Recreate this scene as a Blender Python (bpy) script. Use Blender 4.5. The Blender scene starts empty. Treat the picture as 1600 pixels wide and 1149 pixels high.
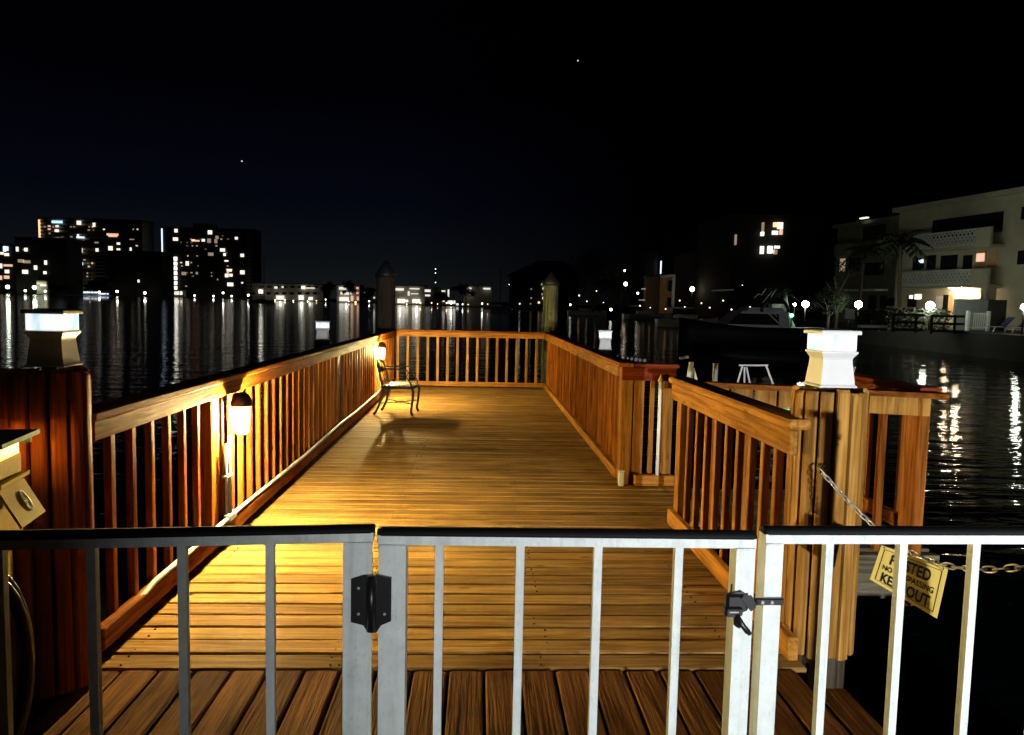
import bpy, math, random
from mathutils import Vector, Matrix
random.seed(7)
R = math.radians
scene = bpy.context.scene
col = scene.collection

# ------------------------------------------------------------------ camera
F_PX, CX, CY, EYE = 1155.0, 800.0, 574.5, 1.55
PITCH, ROLL, YAW, TILT = R(5.07), R(1.26), R(2.6), R(0.45)
FWD = Vector((math.sin(YAW)*math.cos(PITCH), math.cos(YAW)*math.cos(PITCH), -math.sin(PITCH)))
_r = Vector((math.cos(YAW), -math.sin(YAW), 0)); _u = _r.cross(FWD)
RGT = _r*math.cos(ROLL) + _u*math.sin(ROLL)
UPV = -_r*math.sin(ROLL) + _u*math.cos(ROLL)
cam_d = bpy.data.cameras.new('camera'); cam = bpy.data.objects.new('camera', cam_d); col.objects.link(cam)
cam_d.sensor_fit = 'HORIZONTAL'; cam_d.sensor_width = 36.0; cam_d.lens = 36.0*F_PX/1600.0
cam_d.clip_start = 0.05; cam_d.clip_end = 9000
m3 = Matrix((RGT, UPV, -FWD)).transposed()
cam.matrix_world = Matrix.Translation((0, 0, EYE)) @ m3.to_4x4()
scene.camera = cam

def at(x, y, Y):            # survey point: where the sight line to a photo point crosses depth Y (metres)
    d = FWD + RGT*((x-CX)/F_PX) - UPV*((y-CY)/F_PX)
    return Vector((0, 0, EYE)) + d*(Y/d.y)

# ------------------------------------------------------------------ materials
MATS = {}
def nt(name):
    m = bpy.data.materials.new(name); m.use_nodes = True
    n = m.node_tree; b = n.nodes['Principled BSDF']; MATS[name] = m
    return m, n, b
def node(n, t, **kw):
    x = n.nodes.new(t)
    for k, v in kw.items(): setattr(x, k, v)
    return x
def mix(n, typ, fac, a, b):
    x = n.nodes.new('ShaderNodeMix'); x.data_type = 'RGBA'; x.blend_type = typ
    for s, v in ((x.inputs[0], fac), (x.inputs[6], a), (x.inputs[7], b)):
        if hasattr(v, 'links'): n.links.new(v, s)
        else: s.default_value = v if not isinstance(v, tuple) else (*v, 1)
    return x.outputs[2]
def ramp(n, fac, stops):
    x = n.nodes.new('ShaderNodeValToRGB'); e = x.color_ramp.elements
    while len(e) < len(stops): e.new(0.5)
    for q, (p, c) in zip(e, stops):
        q.position = p; q.color = (*c, 1) if isinstance(c, tuple) else (c, c, c, 1)
    n.links.new(fac, x.inputs[0]); return x.outputs[0]
def noise(n, vec, scale, detail=4, dist=0.0, rough=.55):
    x = n.nodes.new('ShaderNodeTexNoise'); x.inputs['Scale'].default_value = scale
    x.inputs['Detail'].default_value = detail; x.inputs['Distortion'].default_value = dist
    x.inputs['Roughness'].default_value = rough
    n.links.new(vec, x.inputs['Vector']); return x.outputs['Fac']
def coords(n, scale=(1, 1, 1), rnd=False):
    t = n.nodes.new('ShaderNodeTexCoord'); mp = n.nodes.new('ShaderNodeMapping')
    mp.inputs['Scale'].default_value = scale
    v = t.outputs['Object']
    if rnd:
        a = n.nodes.new('ShaderNodeAttribute'); a.attribute_name = 'rnd'
        c = n.nodes.new('ShaderNodeVectorMath'); c.operation = 'MULTIPLY_ADD'
        n.links.new(a.outputs['Fac'], c.inputs[0]); c.inputs[1].default_value = (37, 53, 71)
        n.links.new(v, c.inputs[2]); v = c.outputs[0]
    n.links.new(v, mp.inputs['Vector'])
    return mp.outputs['Vector']
def bump(n, b, h, strength, dist):
    x = n.nodes.new('ShaderNodeBump'); x.inputs['Strength'].default_value = strength
    x.inputs['Distance'].default_value = dist
    n.links.new(h, x.inputs['Height']); n.links.new(x.outputs[0], b.inputs['Normal'])

def wood(name, axis, dark, light, rough=.6, wear=.5, fine=1.0, bdist=.003):
    m, n, b = nt(name)
    sc = [22*fine, 22*fine, 22*fine]; sc[axis] = 1.3
    v = coords(n, tuple(sc), True)
    g = noise(n, v, 1.0, 6, 1.2, .6)
    c = ramp(n, g, [(.30, dark), (.62, light)])
    sc2 = [60, 60, 60]; sc2[axis] = 2.2
    g2 = noise(n, coords(n, tuple(sc2), True), 1.0, 3, .4)
    c = mix(n, 'MULTIPLY', .55, c, ramp(n, g2, [(.32, .35), (.5, 1.0)]))
    blot = noise(n, coords(n, (1.1, 1.1, 1.1), True), 2.0, 4)
    c = mix(n, 'MULTIPLY', wear, c, ramp(n, blot, [(.35, .45), (.62, 1.0)]))
    # knots
    vo = n.nodes.new('ShaderNodeTexVoronoi'); vo.inputs['Scale'].default_value = 1.0
    ks = [9, 9, 9]; ks[axis] = 2.6
    n.links.new(coords(n, tuple(ks), True), vo.inputs['Vector'])
    c = mix(n, 'MULTIPLY', .8, c, ramp(n, vo.outputs['Distance'], [(.05, .18), (.13, 1.0)]))
    a = n.nodes.new('ShaderNodeAttribute'); a.attribute_name = 'rnd'
    c = mix(n, 'MULTIPLY', .75, c, ramp(n, a.outputs['Fac'], [(0, .50), (1, 1.0)]))
    n.links.new(c, b.inputs['Base Color'])
    b.inputs['Roughness'].default_value = rough
    b.inputs['Specular IOR Level'].default_value = .015
    h = n.nodes.new('ShaderNodeMath'); h.operation = 'ADD'
    n.links.new(g, h.inputs[0]); n.links.new(g2, h.inputs[1])
    bump(n, b, h.outputs[0], .9, bdist)
    return m
DK, LT = (.19, .046, .008), (.54, .180, .026)
WX = wood('rail_wood_x', 0, DK, LT); WY = wood('rail_wood_y', 1, DK, LT); WZ = wood('rail_wood_z', 2, DK, LT)
DX = wood('deck_wood_across', 0, (.24, .115, .030), (.60, .355, .115), .6, .6, 1.0, .004)
DY = wood('deck_wood_along', 1, (.075, .028, .009), (.29, .125, .038), .65, .75, 1.25, .014)
PZ = wood('pillar_wood', 2, (.32, .14, .026), (.64, .335, .075), .6, .45)
RX = wood('red_stained_wood', 0, (.20, .035, .012), (.34, .07, .025), .6, .4)
GX = wood('weathered_wood', 0, (.10, .085, .05), (.26, .22, .14), .8, .6)
PIL = wood('algae_wood', 2, (.05, .06, .02), (.26, .27, .11), .85, .7)
PZR = wood('pillar_wood_shaded', 2, (.19, .040, .010), (.44, .125, .028), .6, .45)  # darker, redder pillar wood: the left pillar's shade is in the colour
ORZ = wood('orange_wood_z', 2, (.32, .115, .018), (.62, .285, .052)); ORY = wood('orange_wood_y', 1, (.32, .115, .018), (.62, .285, .052)); ORX = wood('orange_wood_x', 0, (.32, .115, .018), (.62, .285, .052))
PDK = wood('dark_pile_wood', 2, (.03, .022, .015), (.10, .075, .05), .85, .6)

def plain(name, colr, rough=.5, metal=0.0, var=.25, scale=6, bd=.0, spec=.5):
    m, n, b = nt(name)
    v = coords(n)
    g = noise(n, v, scale, 5)
    c = mix(n, 'MULTIPLY', var, colr, ramp(n, g, [(.3, .3), (.65, 1.0)]))
    n.links.new(c, b.inputs['Base Color'])
    b.inputs['Roughness'].default_value = rough; b.inputs['Metallic'].default_value = metal
    b.inputs['Specular IOR Level'].default_value = spec
    if bd: bump(n, b, g, .6, bd)
    return m
def glow(name, colr, s):
    m, n, b = nt(name)
    b.inputs['Base Color'].default_value = (*[min(1, c) for c in colr], 1)
    b.inputs['Emission Color'].default_value = (*colr, 1); b.inputs['Emission Strength'].default_value = s
    b.inputs['Roughness'].default_value = .4
    return m
ALU = plain('painted_aluminium', (.78, .85, .81), .38, 0, .22, 30, .0006)
_n = ALU.node_tree; _b = _n.nodes['Principled BSDF']
_old = _b.inputs['Base Color'].links[0].from_socket
_sp = noise(_n, coords(_n, (1, 1, .5)), 190, 4, .6)
_c = mix(_n, 'MULTIPLY', .22, _old, ramp(_n, _sp, [(.34, .45), (.42, 1.0)]))
_st = noise(_n, coords(_n, (40, 40, 2.2)), 1.0, 5, .8)
_c = mix(_n, 'MULTIPLY', .3, _c, ramp(_n, _st, [(.36, .55), (.5, 1.0)]))
_n.links.new(_c, _b.inputs['Base Color'])
BLK = plain('black_rubber_cap', (.006, .0065, .007), .75, 0, .3, 20, 0, .25)
BPL = plain('black_plastic', (.010, .010, .011), .35, 0, .3, 40)
STL = plain('zinc_steel', (.62, .61, .58), .35, .25, .3, 60)
IRON = plain('wrought_iron', (.018, .019, .02), .4, .3, .3, 40)
VIN = plain('white_vinyl', (.82, .82, .80), .4, 0, .12, 12)
BRZ = plain('bronze_hood', (.17, .10, .04), .4, .7, .4, 20)
PVC = plain('white_conduit', (.74, .72, .68), .5, 0, .3, 9)
PED = plain('lamplit_cream_plastic', (.64, .43, .045), .7, 0, .3, 8, 0, .05)  # cream plastic with the lamp's yellow light put into the base colour
PVCD = plain('tan_emboss', (.34, .28, .12), .5, 0, .2, 20)
PEDTOP = plain('blue_grey_hood', (.08, .15, .19), .7, 0, .2, 8, 0, .1)
HOSE = plain('black_hose', (.012, .012, .013), .3, 0, .3, 30)
SIGN = plain('sign_yellow', (.86, .64, .15), .45, 0, .18, 10)
INK = plain('sign_black', (.012, .010, .010), .5, 0, .1, 10)
CONC = plain('concrete', (.24, .23, .21), .9, 0, .4, 1.5, .01)
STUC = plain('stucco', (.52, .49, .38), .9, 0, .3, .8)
STUCW = plain('shaded_wing_stucco', (.20, .20, .15), .9, 0, .4, .8)  # darker copy of the stucco, the wing's shade put into the colour
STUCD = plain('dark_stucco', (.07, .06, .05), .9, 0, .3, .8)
ORAN = plain('ochre_render', (.60, .36, .17), .9, 0, .3, 1.0)
WHT = plain('white_paint', (.78, .79, .78), .6, 0, .2, 3)
GREY = plain('grey_screen', (.36, .39, .40), .8, 0, .3, 3)
ROOF = plain('dark_roof', (.05, .045, .04), .9, 0, .4, 2)
GLS = plain('dark_glass', (.012, .014, .016), .12, 0, .2, 3)
GEL = plain('boat_gelcoat', (.42, .43, .44), .25, 0, .25, 2)
HULL = plain('dark_hull', (.003, .0035, .004), .6, 0, .2, 2, 0, .2)
LEAF = plain('foliage', (.045, .075, .025), .7, 0, .6, 1.2)
LEAFD = plain('dark_foliage', (.022, .034, .014), .8, 0, .6, 1.2)
BARK = plain('bark', (.10, .075, .05), .9, 0, .6, 8, .02)
LAND = plain('bank_earth', (.016, .016, .014), .95, 0, .5, .2)
PAVE = plain('pool_paving', (.028, .027, .024), .9, 0, .4, 1.2)
BLUE = plain('blue_sling', (.04, .07, .20), .7, 0, .2, 20)
TWR = plain('tower_concrete', (.34, .31, .24), .9, 0, .4, .15)
TWD = plain('tower_dark', (.018, .017, .016), .9, 0, .4, .15)
CAPD = plain('pile_cap', (.012, .012, .012), .5, 0, .2, 10)

# woven chair seat: light straps over black
SEAT, n_, b_ = nt('woven_seat')
ck = n_.nodes.new('ShaderNodeTexChecker'); ck.inputs['Scale'].default_value = 34
n_.links.new(coords(n_), ck.inputs['Vector']); ck.inputs[1].default_value = (.80, .78, .68, 1); ck.inputs[2].default_value = (.10, .10, .10, 1)
n_.links.new(ck.outputs[0], b_.inputs['Base Color']); b_.inputs['Roughness'].default_value = .6

WARM_L = (1.0, .75, .29)
G_DOCK = glow('bulb_lit', WARM_L, 42000)
G_JAR, n_, b_ = nt('jar_glass')          # thin clear glass with added emission imitating the bulb's glow in it
tr_ = n_.nodes.new('ShaderNodeBsdfTransparent'); em_ = n_.nodes.new('ShaderNodeEmission'); as_ = n_.nodes.new('ShaderNodeAddShader')
em_.inputs[0].default_value = (1.0, .74, .34, 1); em_.inputs[1].default_value = 2.2; tr_.inputs[0].default_value = (.93, .92, .88, 1)
n_.links.new(tr_.outputs[0], as_.inputs[0]); n_.links.new(em_.outputs[0], as_.inputs[1]); n_.links.new(as_.outputs[0], n_.nodes['Material Output'].inputs[0])
G_PED = glow('pedestal_lamp_lens', (1.0, .60, .03), 4.5)
G_BAR = glow('hidden_pillar_glow', (1.0, .50, .08), 380)  # added hidden emitter throwing orange light on the left pillar
# post cap lens: frosted LED panel, brighter over the diode in the middle
G_CAP, n_, b_ = nt('led_lens')
gn = noise(n_, coords(n_, (9, 9, 3)), 1.6, 3)
ec = ramp(n_, gn, [(.36, (.42, .76, .84)), (.54, (1.0, 1.0, 1.0))])
n_.links.new(ec, b_.inputs['Emission Color']); b_.inputs['Emission Strength'].default_value = 1.02
b_.inputs['Base Color'].default_value = (.16, .22, .24, 1)
W_WHITE = glow('window_white', (1.0, .93, .78), 1.25)
W_BRIGHT = glow('window_bright', (1.0, .95, .82), 2.6)
W_COOL = glow('window_cool', (.70, .82, 1.0), 1.6)
W_BLUE = glow('sign_light_blue', (.45, .75, 1.0), 1.5)
W_WARM = glow('window_warm', (1.0, .62, .34), 1.5)
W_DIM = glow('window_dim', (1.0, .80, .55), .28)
W_ROSE = glow('window_rose', (1.0, .60, .42), .9)
W_FAINT = glow('window_faint', (1.0, .78, .50), .09)
W_MID = glow('window_mid', (1.0, .95, .84), .95)
L_SHORE = glow('shore_lamp_glow', (1.0, .97, .80), 7.5)
L_TALL = glow('tall_lamp_glow', (1.0, .84, .52), 11)
L_TINY = glow('quay_light_warm', (1.0, .74, .42), 4.0)
L_GREEN = glow('shore_lamp_greenish', (.86, 1.0, .72), 9)
L_GLOBE = glow('globe_lamp_glow', (.92, 1.0, .76), 115)
L_WARM = glow('ceiling_lamp_glow', (1.0, .76, .46), 340)
L_GRN = glow('green_landscape_glow', (.10, 1.0, .38), 30)
L_STAR = glow('star_glow', (.9, .95, 1.0), 1.0)
L_RED = glow('mast_beacon_glow', (.75, .95, .95), 5.0)

# tower front: rows of recessed bays, a surface pattern of the concrete
TWP, n_, b_ = nt('tower_bays')
bk = n_.nodes.new('ShaderNodeTexBrick'); bk.offset = 0; bk.inputs['Scale'].default_value = 1.0
bk.inputs['Brick Width'].default_value = 4.2; bk.inputs['Row Height'].default_value = 3.2; bk.inputs['Mortar Size'].default_value = .75
sp = n_.nodes.new('ShaderNodeSeparateXYZ'); cb = n_.nodes.new('ShaderNodeCombineXYZ')
tc_ = n_.nodes.new('ShaderNodeTexCoord'); n_.links.new(tc_.outputs['Object'], sp.inputs[0])
n_.links.new(sp.outputs[0], cb.inputs[0]); n_.links.new(sp.outputs[2], cb.inputs[1])
n_.links.new(cb.outputs[0], bk.inputs['Vector'])
bk.inputs['Color1'].default_value = (.05, .048, .04, 1); bk.inputs['Color2'].default_value = (.09, .08, .06, 1); bk.inputs['Mortar'].default_value = (.40, .36, .27, 1)
n_.links.new(bk.outputs[0], b_.inputs['Base Color']); b_.inputs['Roughness'].default_value = .9

# water
WAT, n_, b_ = nt('harbour_water')
b_.inputs['Base Color'].default_value = (.0015, .003, .004, 1); b_.inputs['Roughness'].default_value = .025
b_.inputs['IOR'].default_value = 1.12
h1 = noise(n_, coords(n_, (.30, 1.0, 1)), 1.3, 3, .3)
h2 = noise(n_, coords(n_, (.45, 1.5, 1)), 4.2, 3, .4)
ad = n_.nodes.new('ShaderNodeMath'); ad.operation = 'MULTIPLY_ADD'
n_.links.new(h2, ad.inputs[0]); ad.inputs[1].default_value = .22; n_.links.new(h1, ad.inputs[2])
bump(n_, b_, ad.outputs[0], 1.0, .042)

# ------------------------------------------------------------------ mesh helpers
class MB:
    def __init__(s): s.v = []; s.f = []; s.r = []; s.sm = []
    def add(s, vs, fs, smooth=False, rnd=None):
        o = len(s.v); s.v += [Vector(q) for q in vs]; r = random.random() if rnd is None else rnd
        for f in fs: s.f.append([i+o for i in f]); s.r.append(r); s.sm.append(smooth)
        return s
    def hexa(s, c, ch=0.0):        # 8 corners: bottom ccw, top ccw
        return s.add(c, [(0, 3, 2, 1), (4, 5, 6, 7), (0, 1, 5, 4), (1, 2, 6, 5), (2, 3, 7, 6), (3, 0, 4, 7)])
    def box(s, a, b):
        x0, y0, z0 = a; x1, y1, z1 = b
        return s.hexa([(x0, y0, z0), (x1, y0, z0), (x1, y1, z0), (x0, y1, z0), (x0, y0, z1), (x1, y0, z1), (x1, y1, z1), (x0, y1, z1)])
    def cbox(s, a, b, c=.004):     # box with eased edges
        x0, y0, z0 = a; x1, y1, z1 = b; c = min(c, (x1-x0)*.3, (y1-y0)*.3, (z1-z0)*.3)
        vs = []; 
        def ring(z, i): return [(x0+i+c, y0+i, z), (x1-i-c, y0+i, z), (x1-i, y0+i+c, z), (x1-i, y1-i-c, z), (x1-i-c, y1-i, z), (x0+i+c, y1-i, z), (x0+i, y1-i-c, z), (x0+i, y0+i+c, z)]
        for z, i in ((z0, c), (z0+c, 0), (z1-c, 0), (z1, c)): vs += ring(z, i)
        fs = [tuple(range(7, -1, -1)), tuple(range(24, 32))]
        for k in range(3):
            for j in range(8): fs.append((k*8+j, k*8+(j+1) % 8, k*8+8+(j+1) % 8, k*8+8+j))
        return s.add(vs, fs)
    def beam(s, p, q, w, h, up=(0, 0, 1)):   # rectangular bar from p to q
        p = Vector(p); q = Vector(q); d = (q-p).normalized(); up = Vector(up)
        if abs(d.dot(up)) > .98: up = Vector((0, 1, 0))
        sd = d.cross(up).normalized(); u = sd.cross(d)
        c = []
        for z in (-1, 1):
            for e, x in ((p, -1), (p, 1), (q, 1), (q, -1)):
                c.append(e + sd*(x*w/2) + u*(z*h/2))
        return s.hexa(c)
    def tube(s, pts, r, n=8, closed=False, cap=True):
        pts = [Vector(p) for p in pts]; N = len(pts); vs = []; prev = None
        for i, p in enumerate(pts):
            a = pts[(i-1) % N] if (closed or i > 0) else p
            b = pts[(i+1) % N] if (closed or i < N-1) else p
            d = (b-a).normalized()
            if prev is None:
                ref = Vector((0, 0, 1)) if abs(d.z) < .9 else Vector((1, 0, 0))
                sd = d.cross(ref).normalized()
            else:
                sd = (prev - d*prev.dot(d)).normalized()
            prev = sd; u = sd.cross(d)
            rr = r[i] if isinstance(r, (list, tuple)) else r
            for k in range(n):
                t = 2*math.pi*k/n; vs.append(p + sd*(rr*math.cos(t)) + u*(rr*math.sin(t)))
        fs = []
        for i in range(N if closed else N-1):
            for k in range(n):
                j = (i+1) % N
                fs.append((i*n+k, j*n+k, j*n+(k+1) % n, i*n+(k+1) % n))
        if cap and not closed:
            fs.append(tuple(range(n))); fs.append(tuple(range((N-1)*n+n-1, (N-1)*n-1, -1)))
        return s.add(vs, fs, True)
    def lathe(s, c, prof, n=24):   # prof: (radius, z)
        vs = []; fs = []; c = Vector(c)
        for r, z in prof:
            for k in range(n):
                t = 2*math.pi*k/n; vs.append(c + Vector((r*math.cos(t), r*math.sin(t), z)))
        for i in range(len(prof)-1):
            for k in range(n): fs.append((i*n+k, i*n+(k+1) % n, (i+1)*n+(k+1) % n, (i+1)*n+k))
        fs.append(tuple(range(n-1, -1, -1))); fs.append(tuple(range((len(prof)-1)*n, len(prof)*n)))
        return s.add(vs, fs, True)
    def loft(s, c, prof, yaw=0):   # square sections: (side, z)
        vs = []; fs = []; c = Vector(c)
        for w, z in prof:
            for k in range(4):
                t = yaw + math.pi/4 + k*math.pi/2; q = w/math.sqrt(2)
                vs.append(c + Vector((q*math.cos(t), q*math.sin(t), z)))
        for i in range(len(prof)-1):
            for k in range(4): fs.append((i*4+k, i*4+(k+1) % 4, i*4+4+(k+1) % 4, i*4+4+k))
        fs.append((3, 2, 1, 0)); L = (len(prof)-1)*4; fs.append((L, L+1, L+2, L+3))
        return s.add(vs, fs)
    def ball(s, c, r, n=12, sz=1.0):
        prof = [(max(r*math.sin(math.pi*i/8), r*.02), -r*sz*math.cos(math.pi*i/8)) for i in range(9)]
        return s.lathe(c, prof, n)
    def quad(s, a, b, c, d): return s.add([a, b, c, d], [(0, 1, 2, 3)])
    def build(s, name, mat, parent=None, origin=None):
        o = Vector(origin) if origin is not None else (Vector(parent['_o']) if parent is not None and '_o' in parent else Vector((0, 0, 0)))
        me = bpy.data.meshes.new(name)
        me.from_pydata([v - o for v in s.v], [], s.f); me.materials.append(mat)
        at_ = me.attributes.new('rnd', 'FLOAT', 'FACE'); at_.data.foreach_set('value', s.r)
        me.polygons.foreach_set('use_smooth', s.sm); me.update()
        ob = bpy.data.objects.new(name, me); col.objects.link(ob)
        if parent is not None:
            ob.parent = parent; ob['_o'] = list(o)
        else:
            ob.location = o; ob['_o'] = list(o)
        return ob
DOCK = []
def thing(name, label, cat, loc, group=None, dock=False):
    o = bpy.data.objects.new(name, None); col.objects.link(o); o.location = loc; o['_o'] = list(Vector(loc))
    o.empty_display_size = .2
    return tag(o, label, cat, group, dock)
def tag(o, label, cat, group=None, dock=False):
    o['label'] = label; o['category'] = cat
    if group: o['group'] = group
    if dock: DOCK.append(o)
    return o
def struct(o, dock=False):
    o['kind'] = 'structure'
    if dock: DOCK.append(o)
    return o
def boxpart(name, mat, parent, a, b, c=.004):
    return MB().cbox(a, b, c).build(name, mat, parent)
def tree_copy(o, loc, label):
    c = o.copy(); col.objects.link(c); c.location = loc; c['_o'] = list(Vector(loc)); c['label'] = label
    for ch in o.children:
        d = ch.copy(); col.objects.link(d); d.parent = c
        for g in ch.children:
            e = g.copy(); col.objects.link(e); e.parent = d
    return c

# ------------------------------------------------------------------ water, sky, banks
wl = -0.9
w = MB(); w.quad((-2500, -60, wl), (2500, -60, wl), (2500, 5000, wl), (-2500, 5000, wl)); struct(w.build('water', WAT))
def land(name, pts, top, mat):
    N = len(pts); m = MB()
    vs = [(x, y, top) for x, y in pts] + [(x, y, -3) for x, y in pts]
    m.add(vs, [tuple(range(N))] + [(i, i+N, (i+1) % N + N, (i+1) % N) for i in range(N)])
    return struct(m.build(name, mat))
land('far_bank', [(-1200, 705), (-330, 700), (-250, 690), (-215, 640), (-120, 490), (-70, 440), (-22, 345), (-6, 318), (9, 300), (60, 320), (900, 900), (900, 2200), (-1200, 2200)], -.45, LAND)
land('right_bank', [(27.2, 30), (29, 60), (31, 95), (33.5, 130), (33, 180), (22, 250), (10, 296), (60, 318), (400, 318), (400, 30)], .38, LAND)
land('pool_terrace', [(26.8, 29), (28.6, 60), (30.6, 95), (33, 95), (34.4, 56), (44, 29)], .42, PAVE)

# world: night sky with a city glow low in the south-west
wd = bpy.data.worlds.new('World'); scene.world = wd; wd.use_nodes = True
n = wd.node_tree; bg = n.nodes['Background']
tc = n.nodes.new('ShaderNodeTexCoord'); sx = n.nodes.new('ShaderNodeSeparateXYZ'); n.links.new(tc.outputs['Generated'], sx.inputs[0])
c1 = ramp(n, sx.outputs[2], [(0.0, (.0068, .0080, .0085)), (.05, (.0038, .0048, .0062)), (.13, (.0012, .0016, .0046)), (.26, (.0003, .0003, .0010)), (.6, (.0001, .0001, .0002))])
rx = n.nodes.new('ShaderNodeMapRange'); n.links.new(sx.outputs[0], rx.inputs[0])
rx.inputs[1].default_value = -.10; rx.inputs[2].default_value = .22; rx.inputs[3].default_value = 1.0; rx.inputs[4].default_value = .06
vm = n.nodes.new('ShaderNodeVectorMath'); vm.operation = 'SCALE'; n.links.new(c1, vm.inputs[0]); n.links.new(rx.outputs[0], vm.inputs['Scale'])
n.links.new(vm.outputs[0], bg.inputs[0]); bg.inputs[1].default_value = 1.0
for (x, y, lb) in ((903, 95, 'higher of two tiny stars in the black sky, right of the middle'), (378, 252, 'lower of two tiny stars, above the left towers')):
    p = at(x, y, 4000); tag(MB().ball((0, 0, 0), 3.6, 8).build('star', L_STAR), lb, 'star', 'stars in the sky').location = p

# ------------------------------------------------------------------ dock: decks
m = MB(); screws = MB(); y = 3.062
while y < 14.2:
    x0, x1 = -1.66, 1.36
    if y < 5.2: x1 = 1.47
    elif y < 6.5: x1 = 1.80
    j = .0045*random.uniform(-1, 1)
    cuts = [x0, x1] if random.random() < .92 else [x0, random.choice((-.60, .31)), x1]
    for c0, c1 in zip(cuts, cuts[1:]):
        j2 = j*.3 + random.uniform(-.001, .001); m.cbox((c0+.0015, y+random.uniform(-.0015, .0015), -.036+j2), (c1-.0015, y+.1285+random.uniform(-.002, .002), j2), .006)
    for xj in (-1.50, -.62, -.58, .30, .34, 1.18):
        if y < 9 and random.random() < .45:
            for q in (.03, .10): screws.tube([(xj+random.uniform(-.012, .012), y+q+random.uniform(-.008, .008), -.004), (xj, y+q, .0022)], .0042, 6)
    y += .1385
deck = struct(m.build('dock_deck', DX), True); struct(screws.build('deck_screws', IRON), True)
m = MB(); x = -1.62
xs = []
while x < 3.0:
    ye = 3.050 if x < 1.35 else (2.90 if x < 1.50 else 1.80)
    m.cbox((x, -7, -.040), (x+.1395, ye, -.004+.002*random.uniform(-1, 1)), .007); x += .1520
walk = struct(m.build('boardwalk', DY), True)
m = MB()
for x in (-1.60, -.6, .4, 1.24): m.box((x-.04, 3.2, -.30), (x+.04, 14.15, -.045))
for y in (4.0, 8.5, 13.6): m.box((-1.7, y-.07, -.52), (1.34, y+.07, -.305))
struct(m.build('dock_joists', GX), True)
m = MB()
for x in (-1.5, -.5, .5, 1.3): m.box((x-.04, -7, -.30), (x+.04, 2.98, -.045))
struct(m.build('boardwalk_joists', GX), True)
# side landing
m = MB(); y = 4.82
while y < 6.38: m.cbox((1.82, y, -.076), (3.12, y+.1325, -.040), .005); y += .1385
m.box((1.82, 4.74, -.36), (3.14, 4.80, -.06)); m.box((3.06, 4.82, -.36), (3.12, 6.40, -.08))
struct(m.build('side_landing', GX), True)

# ------------------------------------------------------------------ dock: railings
def nails(m, p, nrm, r=.004):
    p = Vector(p); nrm = Vector(nrm)
    m.tube([p - nrm*.002, p + nrm*.0015], r, 6)
# left railing
lr = thing('wooden_railing', 'long left dock railing carrying two lit jar lamps and conduit', 'railing', (-1.6, 3.1, 0), 'dock railings', True)
m = MB(); a = 3.04
for b in (6.6, 10.2, 14.26): m.cbox((-1.69, a, 1.052), (-1.552, b-.003, 1.090), .007); a = b
m.build('cap_rail', WY, lr)
m = MB(); a = 3.06
for b in (6.6, 10.2, 14.16): m.cbox((-1.607, a, .965), (-1.569, b-.003, 1.050), .005); a = b
m.build('face_board', WY, lr)
m = MB(); a = 3.10
for b in (6.6, 10.2, 14.16): m.cbox((-1.622, a, .055), (-1.568, b-.003, .150), .006); a = b
m.build('bottom_rail', WY, lr)
k = 0; y = 3.075
while y < 14.1:
    if not (4.42 < y < 4.66 or 8.5 < y < 8.7 or 11.50 < y < 11.75):
        MB().cbox((-1.645, y, .04), (-1.609, y+.038, 1.05), .003).build('baluster', WZ, lr)
    y += .2
for y in (4.49, 8.52, 11.54): boxpart('post', WZ, lr, (-1.70, y, -.5), (-1.610, y+.14, 1.05), .006)
# back railing
br = thing('wooden_railing', 'railing across the far end of the dock with lit balusters', 'railing', (0, 14.15, 0), 'dock railings', True)
boxpart('cap_rail', WX, br, (-1.55, 14.09, 1.054), (1.36, 14.235, 1.092), .007)
boxpart('face_board', ORX, br, (-1.562, 14.112, .968), (1.25, 14.15, 1.052))
boxpart('bottom_rail', ORX, br, (-1.56, 14.105, .03), (1.245, 14.15, .115))
x = -1.546
while x < 1.22:
    boxpart('baluster', PZ, br, (x-.024, 14.153, .02), (x+.024, 14.20, 1.05)); x += .1895  # paler wood puts the front light on these balusters into the colour
# right railing
rr = thing('wooden_railing', 'long right dock railing running back towards the far corner', 'railing', (1.28, 10.3, 0), 'dock railings', True)
m = MB(); a = 6.40
for b in (10.0, 14.085): m.cbox((1.232, a, 1.052), (1.37, b-.003, 1.090), .007); a = b
m.build('cap_rail', WY, rr)
m = MB(); a = 6.56
for b in (10.0, 14.10): m.cbox((1.248, a, .955), (1.286, b-.003, 1.050), .005); a = b
m.build('face_board', ORY, rr)
m = MB(); a = 6.56
for b in (10.0, 14.10): m.cbox((1.248, a, .030), (1.300, b-.003, .115), .005); a = b
m.build('bottom_rail', ORY, rr)
y = 6.66
while y < 14.0:
    if not 10.25 < y < 10.4: boxpart('baluster', WZ, rr, (1.289, y, .02), (1.327, y+.038, 1.05))
    y += .19
boxpart('post', WZ, rr, (1.289, 10.28, -.5), (1.38, 10.38, 1.05))
# return railing at the gap
rt = thing('wooden_railing', 'short red topped railing stub beside the gap in the right side', 'railing', (1.5, 6.45, 0), 'dock railings', True)
boxpart('cap_rail', RX, rt, (1.375, 6.385, 1.050), (1.765, 6.53, 1.085), .006)
boxpart('face_board', RX, rt, (1.262, 6.40, .935), (1.745, 6.435, 1.048))
boxpart('post', ORZ, rt, (1.268, 6.44, -.4), (1.372, 6.54, 1.046), .006)
boxpart('baluster', ORZ, rt, (1.382, 6.437, .0), (1.472, 6.475, 1.046))
boxpart('baluster', ORZ, rt, (1.525, 6.437, .10), (1.565, 6.475, 1.046))
boxpart('post', ORZ, rt, (1.640, 6.436, -.4), (1.732, 6.53, 1.046), .006)
boxpart('bottom_rail', ORX, rt, (1.395, 6.345, .008), (1.745, 6.425, .100), .006)
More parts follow.
